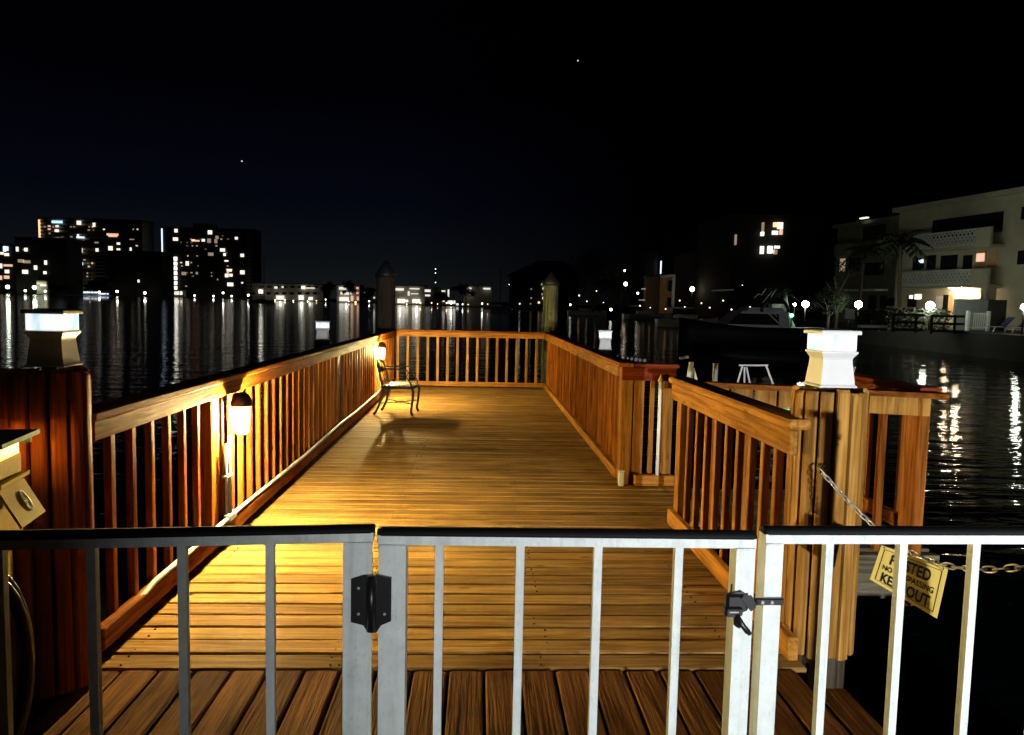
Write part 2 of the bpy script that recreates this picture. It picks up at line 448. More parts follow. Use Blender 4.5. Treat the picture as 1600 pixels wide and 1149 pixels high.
# near right railing
nr = thing('wooden_railing', 'near right railing sloping towards the slatted pillar, face board full of nails', 'railing', (1.4, 4.1, 0), 'dock railings', True)
boxpart('cap_rail', ORY, nr, (1.352, 3.13, 1.042), (1.50, 5.18, 1.088), .012)
m = MB().cbox((1.370, 3.14, .930), (1.408, 5.14, 1.040), .005)
m.build('face_board', ORY, nr)
nl = MB()
for k in range(14): nails(nl, (1.370, 3.25+k*.14+random.uniform(-.02, .02), .965+.04*(k % 2)), (-1, 0, 0), .0045)
nl.build('nails', IRON, nr)
boxpart('bottom_rail', ORY, nr, (1.372, 3.05, .035), (1.420, 5.14, .140), .006)
m = MB()
for k, yy in enumerate((4.86, 4.66, 4.47, 4.28, 4.09, 3.91, 3.73, 3.55, 3.39, 3.24)):
    boxpart('baluster', ORZ, nr, (1.411, yy-.02, .03), (1.449, yy+.02, 1.04))
boxpart('post', ORZ, nr, (1.411, 5.03, -.4), (1.50, 5.13, 1.04))
# landing railing
sr = thing('wooden_railing', 'railing round the side landing behind the slatted pillar', 'railing', (2.4, 4.9, 0), 'dock railings', True)
def front(x): return 5.20 - (x-1.6)*.36
m = MB().beam((1.62, front(1.62), 1.035), (3.07, front(3.07), 1.035), .12, .036); m.build('cap_rail', WX, sr)
for a, b in ((1.64, 1.78), (1.795, 1.93), (1.945, 2.08), (2.095, 2.62), (2.635, 2.98)):
    m = MB().beam((a, front(a), .955), (b, front(b), .955), .034, .118); m.build('face_board', PZ, sr)
for x in (1.72, 1.92, 2.12, 2.32, 2.60, 2.74):
    MB().beam((x, front(x)+.042, -.05), (x, front(x)+.042, 1.012), .042, .042).build('baluster', WZ, sr)
MB().beam((2.46, front(2.46)+.05, -.30), (2.46, front(2.46)+.05, 1.012), .085, .06, (1, .36, 0)).build('post', WZ, sr)
MB().beam((2.94, front(2.94)+.055, -.40), (2.94, front(2.94)+.055, 1.012), .12, .09, (1, .36, 0)).build('post', WZ, sr)
boxpart('side_cap', RX, sr, (2.97, 4.80, 1.036), (3.12, 6.40, 1.074), .006)
boxpart('side_board', WY, sr, (2.985, 4.86, .91), (3.02, 6.36, 1.032))
boxpart('side_bottom_rail', WY, sr, (2.985, 4.86, .05), (3.03, 6.36, .15))
y = 5.1
while y < 6.3:
    boxpart('baluster', WZ, sr, (3.033, y, .0), (3.071, y+.038, 1.03)); y += .22

# ------------------------------------------------------------------ slatted pillars, pilings, post cap lights
def pillar(cx, cy, label, mat, top=1.20):
    t = thing('slatted_pillar', label, 'pillar', (cx, cy, 0), 'slatted dock pillars', True)
    MB().lathe((cx, cy, 0), [(.128, -2.2), (.128, top-.02)], 20).build('piling_core', PDK, t)
    m = MB(); N = 14
    for k in range(N):
        a = 2*math.pi*(k+.35)/N; r0 = .132; w_ = .0525; d_ = .026
        tz = top + random.uniform(-.012, .006); bz = .018 + random.uniform(0, .02)
        c, s = math.cos(a), math.sin(a); ch = .006
        sec = [(r0, -w_/2), (r0+d_-ch, -w_/2), (r0+d_, -w_/2+ch), (r0+d_+.003, 0), (r0+d_, w_/2-ch), (r0+d_-ch, w_/2), (r0, w_/2)]
        vs = []
        for z, ins in ((bz, 0), (tz-.012, 0), (tz, .010)):
            for (r_, q) in sec:
                r2 = r_ - (ins if r_ > r0 else 0)
                vs.append((cx + r2*c - q*s, cy + r2*s + q*c, z))
        L = len(sec); fs = [tuple(range(L-1, -1, -1)), tuple(range(2*L, 3*L))]
        for i in range(2):
            for j in range(L): fs.append((i*L+j, i*L+(j+1) % L, (i+1)*L+(j+1) % L, (i+1)*L+j))
        m.add(vs, fs)
    m.build('slat_cladding', mat, t)
    return t
pillar(1.582, 3.23, 'slatted wooden pillar at right with the chain hooked to it', PZ, 1.222)
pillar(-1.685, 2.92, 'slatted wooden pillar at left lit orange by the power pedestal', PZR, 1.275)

def post_cap(c, yaw, label, scale=1.0):
    t = thing('post_cap_light', label, 'cap light', c, 'white post cap lights', True)
    S = lambda pr: [(a*scale, z*scale) for a, z in pr]
    MB().loft(c, S([(.168, 0), (.168, .006), (.156, .011), (.153, .014), (.132, .112), (.131, .120), (.136, .130), (.160, .148), (.164, .150), (.164, .157), (.150, .160)]), yaw).build('base', VIN, t)
    MB().loft(c, S([(.146, .1602), (.151, .163), (.151, .232)]), yaw).build('lens', G_CAP, t)
    MB().loft(c, S([(.176, .2322), (.178, .235), (.178, .246), (.170, .250)]), yaw).build('lid', VIN, t)
    MB().loft(c, S([(.105, .2502), (.105, .256)]), yaw).build('solar_panel', GLS, t)
    MB().tube([Vector(c)+Vector((math.sin(-yaw)*0-.0, 0, 0)), Vector(c)+Vector((0, 0, .001))], .002, 5).build('screw', IRON, t) if False else None
    return t
post_cap((1.572, 3.22, 1.232), R(1), 'glowing white post cap light on the right slatted pillar', 1.0)
post_cap((-1.650, 2.93, 1.287), R(3), 'glowing white post cap light on the left slatted pillar', .87)
post_cap((-2.094, 10.0, 1.062), R(4), 'small white post cap light beyond the left railing', 1.03)
post_cap((1.768, 10.3, .992), R(-6), 'small white post cap light beyond the right railing', 1.08)
for (x, y, tz, lb) in ((-2.094, 10.0, 1.058, 'dark piling under the cap light beyond the left railing'), (1.768, 10.3, .988, 'dark piling under the cap light beyond the right railing')):
    t = thing('capped_piling', lb, 'piling', (x, y, wl), 'pilings carrying cap lights', True)
    MB().lathe((x, y, 0), [(.115, -2.5), (.112, .1), (.108, tz-.01), (.104, tz)], 18).build('shaft', PDK, t)
def piling(x, y, tz, r, hc, label, mat):
    t = thing('mooring_piling', label, 'piling', (x, y, wl), 'tall mooring pilings with cone caps', True)
    m = MB(); prof = []
    z = -2.5
    while z < tz: prof.append((r*(1.02-.03*(z/tz)+random.uniform(-.02, .02)), z)); z += .25
    prof.append((r*.97, tz)); m.lathe((x, y, 0), prof, 22).build('shaft', mat, t)
    MB().lathe((x, y, 0), [(r*1.12, tz-.05), (r*1.14, tz+.02), (r*.6, tz+hc*.55), (.02, tz+hc)], 22).build('cone_cap', CAPD, t)
piling(-1.885, 15.0, 2.15, .19, .29, 'thick dark piling behind the far left corner of the dock', PDK)  # darker wood gives this pile its shade by colour
piling(1.435, 15.0, 2.06, .155, .22, 'green algae covered piling behind the far right corner', PIL)

# ------------------------------------------------------------------ jar lamps and conduit on the left railing
def jar_lamp(y, label):
    x = -1.515; t = thing('jar_lamp', label, 'lamp', (x, y, .7), 'jar lamps on the left railing', True)
    MB().lathe((x, y, 0), [(.030, .700), (.044, .712), (.052, .80), (.052, .865), (.048, .886)], 20).build('glass_jar', G_JAR, t)
    MB().ball((x, y, .825), .015, 14, 1.25).build('bulb', G_DOCK, t)
    MB().lathe((x, y, 0), [(.064, .884), (.068, .890), (.068, .908), (.058, .940), (.036, .965), (.010, .975)], 22).build('hood', BRZ, t)
    m = MB().cbox((-1.567, y-.04, .87), (-1.553, y+.04, .965)); m.beam((-1.560, y, .94), (x, y, .93), .022, .022); m.build('bracket', BRZ, t)
    g = MB()
    g.build('cage', BRZ, t) if False else None
jar_lamp(4.77, 'lit jar lamp with bronze hood, nearer on the left railing')
jar_lamp(11.6, 'lit jar lamp with bronze hood, farther, above the metal chair')
cd = thing('conduit', 'pale electrical conduit lying along the left bottom rail', 'conduit', (-1.57, 5, .16), None, True)
pts = [(-1.60, 3.30, .10), (-1.585, 3.45, .13), (-1.578, 3.62, .165)] + [(-1.578+.004*math.sin(y*2.1), y, .168+.004*math.sin(y*1.7)) for y in [3.9+.4*i for i in range(25)]]
MB().tube(pts, .015, 8).build('run', PVC, cd)
MB().tube([(-1.575, 4.715, .17), (-1.575, 4.715, .70)], .012, 8).build('riser', PVC, cd)
MB().tube([(-1.578, 4.655, .20), (-1.578, 4.655, .66)], .009, 8).build('riser', PVC, cd)
MB().tube([(-1.575, 11.55, .17), (-1.575, 11.55, .72)], .012, 8).build('riser', PVC, cd)
MB().cbox((-1.598, 4.63, .44), (-1.560, 4.74, .46)).build('clip', PVC, cd)
MB().cbox((-1.600, 4.66, .15), (-1.556, 4.80, .20), .008).build('junction', PVC, cd)

# ------------------------------------------------------------------ chair
ch = thing('patio_chair', 'black wrought iron armchair with woven seat on the far deck', 'chair', (-1.12, 10.6, 0), None, True)
def CP(u, v, z):            # u forward (+x of the dock), v sideways
    a = R(-6); return Vector((-1.12 + u*math.cos(a) - v*math.sin(a), 10.6 + u*math.sin(a) + v*math.cos(a), z))
CP_ = CP
m = MB()
m.tube([CP(-.21, -.22, .40), CP(.20, -.24, .40), CP(.23, -.20, .40), CP(.23, .20, .40), CP(.20, .24, .40), CP(-.21, .22, .40)], .020, 8, True)
m.build('seat_frame', IRON, ch)
m = MB()
vs = []; nx, ny = 8, 8
for i in range(nx+1):
    for j in range(ny+1):
        u = -.20 + .42*i/nx; v = -.21 + .42*j/ny; z = .428 + .012*math.sin(math.pi*i/nx)*math.sin(math.pi*j/ny) - (.03*(i/nx)**6)
        vs.append(CP(u, v, z))
for i in range(nx+1):
    for j in range(ny+1):
        vs.append(vs[i*(ny+1)+j] - Vector((0, 0, .022)))
o = (nx+1)*(ny+1); fs = []
for i in range(nx):
    for j in range(ny):
        a = i*(ny+1)+j; fs.append((a, a+ny+1, a+ny+2, a+1)); fs.append((a+o, a+o+1, a+o+ny+2, a+o+ny+1))
for i in range(nx):
    for a, b in ((i*(ny+1), (i+1)*(ny+1)), ((i+1)*(ny+1)+ny, i*(ny+1)+ny)): fs.append((a, a+o, b+o, b))
for j in range(ny):
    for a, b in ((j+1, j), (nx*(ny+1)+j, nx*(ny+1)+j+1)): fs.append((a, a+o, b+o, b))
m.add(vs, fs, True); m.build('seat', SEAT, ch)
m = MB()
for s in (-1, 1): m.tube([CP(-.20, .21*s, .40), CP(-.235, .215*s, .52), CP(-.262, .21*s, .63), CP(-.288, .19*s, .71), CP(-.305, .13*s, .755)], .013, 8)
m.tube([CP(-.305, -.13, .755), CP(-.315, -.06, .775), CP(-.318, 0, .78), CP(-.315, .06, .775), CP(-.305, .13, .755)], .013, 8)
m.build('back_frame', IRON, ch)
m = MB()
def back(t, v): return CP(-.215 - .09*t - .015*t*t, v, .44 + .325*t)
for v in (-.12, 0, .12): m.tube([back(t/6, v + .035*math.sin(t*math.pi/3)*(1 if v >= 0 else -1)) for t in range(7)], .008, 6)
for zc in (.60,):
    for v in (-.1, 0, .1): m.tube([back(zc + .11*math.sin(k*math.pi/6), v + .045*math.cos(k*math.pi/6)) for k in range(12)], .008, 6, True)
m.tube([back(.10, -.2), back(.10, .2)], .008, 6)
m.build('back_lattice', IRON, ch)
for s in (-1, 1):
    MB().tube([CP(-.26, .215*s, .655), CP(-.10, .24*s, .66), CP(.08, .245*s, .66), CP(.15, .245*s, .645), CP(.165, .245*s, .61), CP(.14, .245*s, .55), CP(.20, .24*s, .46), CP(.215, .235*s, .405)], .011, 8).build('arm', IRON, ch)
    MB().tube([CP(.215, .22*s, .40), CP(.235, .225*s, .34), CP(.225, .225*s, .20), CP(.205, .225*s, .06), CP(.225, .23*s, .012)], [.019, .020, .017, .016, .021], 8).build('leg', IRON, ch)
    MB().tube([CP(-.20, .21*s, .40), CP(-.215, .215*s, .28), CP(-.25, .22*s, .14), CP(-.30, .225*s, .04), CP(-.325, .23*s, .012)], [.019, .018, .017, .016, .021], 8).build('leg', IRON, ch)
m = MB()
m.tube([CP(.09*math.cos(k*math.pi/8), .09*math.sin(k*math.pi/8), .165) for k in range(16)], .007, 6, True)
for su in (-1, 1):
    for sv in (-1, 1):
        m.tube([CP(.064*su, .064*sv, .165), CP(.12*su, .14*sv, .172), CP((.215 if su > 0 else -.245), .222*sv, .17)], .007, 6)
m.build('stretcher', IRON, ch)

# ------------------------------------------------------------------ fence and gate in front
def panel(P0, P1, top, label, name, posts, pickets, ends=(0, 0)):
    P0 = Vector(P0); P1 = Vector(P1); L = (P1-P0).length; d = (P1-P0)/L; nv = Vector((-d.y, d.x, 0))
    t = thing(name, label, 'gate' if 'gate' in name else 'fence', P0, None, True)
    def pt(u, w=0, z=0): return P0 + d*u + nv*w + Vector((0, 0, z))
    def bar(u0, u1, w0, w1, z0, z1): return MB().hexa([pt(u0, w0, z0), pt(u1, w0, z0), pt(u1, w1, z0), pt(u0, w1, z0), pt(u0, w0, z1), pt(u1, w0, z1), pt(u1, w1, z1), pt(u0, w1, z1)])
    bar(0, L, -.016, .016, top-.0285, top-.0105).build('top_rail', ALU, t)
    # rounded black cap over the rail
    m = MB(); vs = []; prof = [(-.0165, -.0115), (-.0180, -.008), (-.0170, -.004), (-.011, -.0008), (0, .0004), (.011, -.0008), (.0170, -.004), (.0180, -.008), (.0165, -.0115)]
    for u in (-.002, .006, L-.006, L+.002):
        sc = .8 if u in (-.002, L+.002) else 1
        for a, b in prof: vs.append(pt(u, a*sc, top + (b if sc == 1 else b*.9-.001)))
    K = len(prof); fs = []
    for i in range(3):
        for j in range(K-1): fs.append((i*K+j, (i+1)*K+j, (i+1)*K+j+1, i*K+j+1))
    for i in range(3): fs.append((i*K+K-1, (i+1)*K+K-1, (i+1)*K, i*K))
    fs += [tuple(range(K)), tuple(range(4*K-1, 3*K-1, -1))]
    m.add(vs, fs, True); m.build('rail_cap', BLK, t)
    bar(0, L, -.014, .014, .06, .09).build('bottom_rail', ALU, t)
    for u, w in posts: bar(u-w/2, u+w/2, -.019, .019, -.003, top-.029).build('post', ALU, t)
    for u in pickets: bar(u-.0076, u+.0076, -.0085, .0085, .0905, top-.029).build('picket', ALU, t)
    for u, w in posts:
        m = MB(); m.tube([pt(u-w/2+w*k/14, -.0188, top-.0290+.0007*math.sin(k*2.6)) for k in range(15)], [.0016+.0009*(k % 2) for k in range(15)], 6)
        m.build('weld', ALU, t)
    return t, pt
lf, _ = panel((-1.02, 1.272, 0), (-.190, 1.349, 0), 1.141, 'dark left fence panel with thin pickets and black cap rail', 'metal_fence',
      [(.805, .052)], [(.19), (.341), (.494), (.647)])
gt, gpt = panel((-.180, 1.352, 0), (.530, 1.346, 0), 1.135, 'white metal gate leaf in the middle with hinge and latch', 'metal_gate',
      [(.027, .050), (.690, .036)], [.113, .265, .412, .566])
rf, _ = panel((.549, 1.350, 0), (1.728, 1.372, 0), 1.143, 'bright white right fence panel in front of the slatted pillar', 'metal_fence',
      [(.017, .034), (1.165, .045)], [.130, .277, .424, .571, .718, .865, 1.012])
# hinge on the gate
m = MB()
out = [(-.228, .963), (-.228, 1.046), (-.205, 1.053), (-.180, 1.053), (-.154, 1.047), (-.154, .965), (-.172, .957), (-.181, .943), (-.197, .943), (-.205, .957)]
vs = [(x, 1.326, z) for x, z in out] + [(x, 1.334, z) for x, z in out]; N = len(out)
m.add(vs, [tuple(range(N)), tuple(range(2*N-1, N-1, -1))] + [(i, i+N, (i+1) % N + N, (i+1) % N) for i in range(N)])
m.tube([(-.190, 1.322, .948), (-.190, 1.322, 1.053)], .0085, 12)
h = m.build('hinge', BPL, gt)
m = MB()
for x, z in ((-.214, 1.028), (-.214, .979), (-.166, .979)): m.tube([(x, 1.3262, z), (x, 1.3240, z)], .0028, 8)
m.build('screw', STL, h)
# latch
lt = MB().cbox((.470, 1.306, .990), (.512, 1.326, 1.026), .005)
lt.cbox((.466, 1.300, .984), (.500, 1.3258, 1.004), .004)
lt.beam((.500, 1.31, 1.024), (.520, 1.31, .999), .014, .012)
lt.beam((.514, 1.312, 1.020), (.522, 1.312, 1.002), .010, .010)
lt.tube([(.479, 1.313, 1.02), (.480, 1.313, 1.044)], .0018, 6)
lat = lt.build('latch', BPL, gt)
MB().tube([(.488, 1.302, .990), (.497, 1.297, .973), (.506, 1.296, .962), (.513, 1.298, .955)], [.0045, .0055, .006, .0045], 8).build('lever', BPL, lat)
MB().cbox((.473, 1.2985, .994), (.491, 1.2998, .9965), .0005).build('slot', STL, lat)
bd = MB().cbox((.530, 1.322, .999), (.586, 1.330, 1.012), .002); bd.beam((.512, 1.318, 1.003), (.534, 1.322, 1.0055), .008, .007)
bnd = bd.build('striker', BPL, rf)
m = MB()
for x in (.5435, .5615): m.tube([(x, 1.3218, 1.0055), (x, 1.3195, 1.0055)], .0036, 8)
m.build('screw', STL, bnd)

# ------------------------------------------------------------------ chain and sign
def link(m, c, d, up, L=.030, W=.016, r=.0032):
    d = d.normalized(); s = d.cross(up).normalized()
    pts = []
    for k in range(14):
        t = 2*math.pi*k/14; a = math.cos(t); b = math.sin(t)
        pts.append(c + d*(L*.5*(abs(a)**.7)*(1 if a >= 0 else -1)) + s*(W*.5*b))
    m.tube(pts, r, 6, True)
N = 40; cp = []
KP = ((3.055, .885), (2.71, .745), (2.38, .712), (2.07, .812), (1.50, 1.055))
def chain_z(y):             # smooth curve through the surveyed heights
    out = 0
    for i, (yi, zi) in enumerate(KP):
        L = 1
        for j, (yj, _) in enumerate(KP):
            if j != i: L *= (y-yj)/(yi-yj)
        out += zi*L
    return out
for i in range(N+1):
    y = 3.055 + (1.50-3.055)*i/N; cp.append(Vector((1.47 + .1635*(3.055-y), y, chain_z(y))))
m = MB()
for i in range(N):
    d = cp[i+1]-cp[i]; m_up = Vector((0, 0, 1)) if i % 2 else Vector((.95, 0, .3)); link(m, (cp[i]+cp[i+1])/2, d, m_up, d.length*1.34, .020, .0029)
chn = m.build('chain', STL); chn.location = (0, 0, 0)
tag(chn, 'steel chain hanging from the right pillar across the side opening', 'chain', None, True)
m = MB(); m.tube([(1.505, 3.085, .898), (1.478, 3.050, .900), (1.468, 3.042, .885), (1.474, 3.05, .872)], .0045, 8); m.ball((1.500, 3.080, .898), .011, 8)
tag(m.build('hook', IRON), 'small dark hook screwed into the right slatted pillar', 'hook', None, True)

TL, TR, BR_, BL = [Vector(v) for v in ((1.513, 2.62, .697), (1.661, 2.45, .669), (1.633, 2.45, .488), (1.477, 2.62, .566))]
def sq(u, v, off=0.0):
    p = TL.lerp(TR, u).lerp(BL.lerp(BR_, u), v)
    nn = (TR-TL).cross(BL-TL).normalized()
    if nn.x > 0: nn = -nn
    return p + nn*off
sg = thing('warning_sign', 'yellow POSTED keep out sign hanging crooked from the chain', 'sign', BL, None, True)
def slab(u0, v0, u1, v1, o0, o1):
    return [sq(u0, v1, o0), sq(u1, v1, o0), sq(u1, v0, o0), sq(u0, v0, o0), sq(u0, v1, o1), sq(u1, v1, o1), sq(u1, v0, o1), sq(u0, v0, o1)]
m = MB(); G = 12; vs = [sq(i/G, j/G, o) for o in (0, -.002) for j in range(G+1) for i in range(G+1)]; W1 = G+1; O = W1*W1
fs = []
for j in range(G):
    for i in range(G):
        a = j*W1+i; fs.append((a, a+W1, a+W1+1, a+1)); fs.append((O+a, O+a+1, O+a+W1+1, O+a+W1))
for i in range(G): fs += [(i, i+1, O+i+1, O+i), (G*W1+i, O+G*W1+i, O+G*W1+i+1, G*W1+i+1), (i*W1, O+i*W1, O+(i+1)*W1, (i+1)*W1), (i*W1+G, (i+1)*W1+G, O+(i+1)*W1+G, O+i*W1+G)]
m.add(vs, fs); m.build('panel', SIGN, sg)
m = MB(); e = .065; ev = .075; tw = .010
def strip(u0, v0, u1, v1):
    K_ = 10
    for k in range(K_):
        if u1-u0 > v1-v0: a_, b_ = u0+(u1-u0)*k/K_, u0+(u1-u0)*(k+1)/K_; m.hexa(slab(a_, v0, b_, v1, .0004, .0012))
        else: a_, b_ = v0+(v1-v0)*k/K_, v0+(v1-v0)*(k+1)/K_; m.hexa(slab(u0, a_, u1, b_, .0004, .0012))
for a in ((e, ev, 1-e, ev+tw*1.3), (e, 1-ev-tw*1.3, 1-e, 1-ev), (e, ev, e+tw, 1-ev), (1-e-tw, ev, 1-e, 1-ev)): strip(*a)
m.build('border', INK, sg)
def text_on_sign(s, u0, u1, v0, v1, bold):
    cu = bpy.data.curves.new('t', 'FONT'); cu.body = s; cu.size = 1; cu.offset = bold; cu.resolution_u = 3
    ob = bpy.data.objects.new('t', cu); col.objects.link(ob)
    dg = bpy.context.evaluated_depsgraph_get(); me = bpy.data.meshes.new_from_object(ob.evaluated_get(dg))
    xs = [v.co.x for v in me.vertices]; ys = [v.co.y for v in me.vertices]; x0, x1, y0, y1 = min(xs), max(xs), min(ys), max(ys)
    m = MB(); m.add([sq(u0+(v.co.x-x0)/(x1-x0)*(u1-u0), v1-(v.co.y-y0)/(y1-y0)*(v1-v0), .0018) for v in me.vertices], [tuple(p.vertices) for p in me.polygons])
    bpy.data.objects.remove(ob); bpy.data.curves.remove(cu); bpy.data.meshes.remove(me)
    return m.build('lettering', INK, sg)
text_on_sign('POSTED', .20, .80, .13, .40, .035)
text_on_sign('NO TRESPASSING', .12, .88, .46, .59, .025)
text_on_sign('KEEP OUT', .14, .86, .65, .90, .035)
m = MB()
for u, p in ((.06, cp[10]), (.94, cp[18])): m.tube([sq(u, .05, .002), (sq(u, 0, 0)+p)/2, p], .002, 6)
m.build('wire_tie', IRON, sg)

# ------------------------------------------------------------------ small things on the dock
jb = thing('outlet_box', 'small white outlet box at the foot of the right railing', 'outlet box', (1.275, 6.39, 0), None, True)
boxpart('housing', VIN, jb, (1.250, 6.345, .002), (1.298, 6.384, .130), .006); boxpart('lid', VIN, jb, (1.246, 6.340, .1305), (1.302, 6.386, .140), .003)
wp = thing('white_pole', 'white pointed pole leaning upright against the short railing stub', 'pole', (1.60, 6.37, .1), None, True)
MB().lathe((1.598, 6.372, 0), [(.018, .102), (.018, .93)], 12).build('shaft', VIN, wp)
MB().lathe((1.598, 6.372, 0), [(.026, .931), (.026, .945), (.003, 1.0)], 12).build('tip', PED, wp)

# power pedestal at the left edge
pd = thing('power_pedestal', 'cream power pedestal with lit hood at the left edge', 'power pedestal', (-1.62, 2.40, 0), None, True)
a0 = R(11); ux = Vector((math.cos(a0), math.sin(a0), 0)); vx = Vector((-math.sin(a0), math.cos(a0), 0))  # ux: out of the front face, vx along it
PC = Vector((-1.612, 2.335, -.031))
def pp(u, v, z): return PC + ux*u + vx*v + Vector((0, 0, z))
def pbox(m, u0, u1, v0, v1, z0, z1): return m.hexa([pp(u0, v0, z0), pp(u1, v0, z0), pp(u1, v1, z0), pp(u0, v1, z0), pp(u0, v0, z1), pp(u1, v0, z1), pp(u1, v1, z1), pp(u0, v1, z1)])
pbox(MB(), -.09, .10, -.10, .10, 0, .80).build('post', PED, pd)
pbox(MB(), -.11, .135, -.115, .095, .801, 1.072).build('head', PED, pd)
pbox(MB(), -.13, .175, -.145, .145, 1.1265, 1.142).build('hood', PEDTOP, pd)
pbox(MB(), .03, .130, -.112, .094, 1.0725, 1.126).build('lamp_lens', G_PED, pd)
pbox(MB(), -.10, .02, .030, .046, 1.086, 1.104).build('hidden_glow_bar', G_BAR, pd)  # added bar out of view under the hood, lights the pillar
m = pbox(MB(), -.13, .150, .136, .145, 1.0985, 1.126); pbox(m, -.13, .150, -.145, -.136, 1.0985, 1.126); m.build('light_cutoff_skirt', PEDTOP, pd)  # plates added to cut the lamp light off high on the pillar
pbox(MB(), .1355, .155, -.11, .108, .998, 1.010).build('ledge', PED, pd)
m = MB(); fl = [pp(.138, -.085, .985), pp(.138, .105, .985), pp(.200, .105, .870), pp(.200, -.085, .870)]
nn = (fl[1]-fl[0]).cross(fl[3]-fl[0]).normalized(); nn = nn if nn.x > 0 else -nn
m.hexa([q - nn*.008 for q in fl] + fl); flap = m.build('flap_cover', PED, pd)
fc = sum(fl, Vector())/4; e1 = (fl[1]-fl[0]).normalized(); e2 = (fl[3]-fl[0]).normalized(); fc = fc + e1*.02
m = MB(); m.tube([fc + e1*(.020*math.cos(k*math.pi/9)) + e2*(.034*math.sin(k*math.pi/9)) + nn*.001 for k in range(18)], .003, 6, True)
for s in (-.5, .5): m.tube([fc + e2*(s*.030) + e1*(.011*math.cos(k*math.pi/6)) + e2*(.011*math.sin(k*math.pi/6)) + nn*.001 for k in range(12)], .002, 6, True)
m.build('oval_emblem', PVCD, flap)
# hose coil below it
m = MB(); pts = []
for k in range(120):
    t = k/120*2*math.pi*5; r = .225 + .02*math.sin(t*.37); pts.append((-1.50 + .10*math.sin(t)*.6 + .012*(k/24) - .08, 2.36 + r*math.sin(t)*.5 - .012*(k/24), .36 + r*1.35*math.cos(t)))
m.tube(pts, .014, 8)
tag(m.build('garden_hose', HOSE), 'black garden hose coiled beside the power pedestal', 'hose', None, True)
m = MB()
for k in range(3): link(m, Vector((-1.80+.004*k, 2.74-.0*k, 1.10-.045*k)), Vector((.15, .2, -1)), Vector((1, 0, 0)) if k % 2 else Vector((0, 1, 0)), .07, .045, .008)
tag(m.build('shackle', IRON), 'rusty shackle hanging on the left slatted pillar', 'shackle', None, True)

# boat lift with white legs beyond the side landing
bl = thing('boat_lift', 'white legged boat lift standing in the water beyond the side landing', 'boat lift', (3.0, 9.0, wl))
def LP(x, y, Y=9.2): return at(x, y, Y)
def stick(a, b, w, nm='leg'): MB().beam(a, b, w, w).build(nm, WHT, bl)
stick(LP(1080, 566), LP(1079, 640) - Vector((0, 0, 1.4)), .05)
stick(LP(1118, 568, 9.4), LP(1118, 640, 9.4) - Vector((0, 0, 1.4)), .055)
stick(LP(1077, 572), LP(1066, 612) - Vector((0, 0, .4)), .022, 'brace')
stick(LP(1083, 576), LP(1092, 612), .03, 'brace')
stick(LP(1160, 572, 9.6), LP(1148, 612, 9.6), .02, 'brace'); stick(LP(1163, 574, 9.6), LP(1163, 622, 9.6), .018, 'brace'); stick(LP(1166, 574, 9.6), LP(1174, 612, 9.6), .022, 'brace')
stick(LP(1197, 572, 9.6), LP(1208, 602, 9.6), .022, 'brace'); stick(LP(1155, 571, 9.6), LP(1200, 571, 9.6), .02, 'beam')
stick(LP(1213, 690, 9.6), LP(1213, 770, 9.6), .05)
MB().beam(LP(1062, 560), LP(1075, 558), .05, .03).build('bunk_end', WHT, bl)

# white balls standing in for a reflection on the water
fl_ = thing('reflection_line', 'curved line of white balls imitating a reflection on the dark water', 'water reflection', at(985, 564, 26))
for k, (x, y, h) in enumerate(((965, 556.5, 2), (973, 559, 3), (981, 560, 4), (987, 561, 5), (994, 562, 6), (1000, 563, 6), (1007, 563.5, 6))):
    p = at(x, y, 26); MB().ball(p, h*26/1155*.5, 10).build('float', WHT, fl_)

# ------------------------------------------------------------------ far bank: towers and low blocks
def lit(parent, Y, x, y, w, h, mat, dz=.25, name='window'):      # a window set in the wall that stands at depth Y
    c = at(x, y, Y); s = Y/F_PX; hw, hh = w*s/2, h*s/2
    return MB().box((c.x-hw, Y-dz, c.z-hh), (c.x+hw, Y+.05, c.z+hh)).build(name, mat, parent)
def block(name, label, cat, Y, x0, x1, ytop, depth, mat, roofmat=ROOF, base=-.6, group=None):
    a = at(x0, ytop, Y); b = at(x1, ytop, Y); zt = (a.z+b.z)/2
    t = thing(name, label, cat, ((a.x+b.x)/2, Y, base), group)
    MB().box((a.x, Y, base), (b.x, Y+depth, zt)).build('wall', mat, t)
    MB().box((a.x-.6*Y/700, Y-.5*Y/700, zt), (b.x+.6*Y/700, Y+depth, zt+.9*Y/700)).build('roof', roofmat, t)
    return t, a.x, b.x, zt
K = 1/3.81
def cl(t, Y, rows, mat):                     # rows measured on an enlarged crop of the survey
    for (cx_, cy_, w_, h_) in rows: lit(t, Y, cx_*K, 320+cy_*K, w_*K, h_*K, mat)
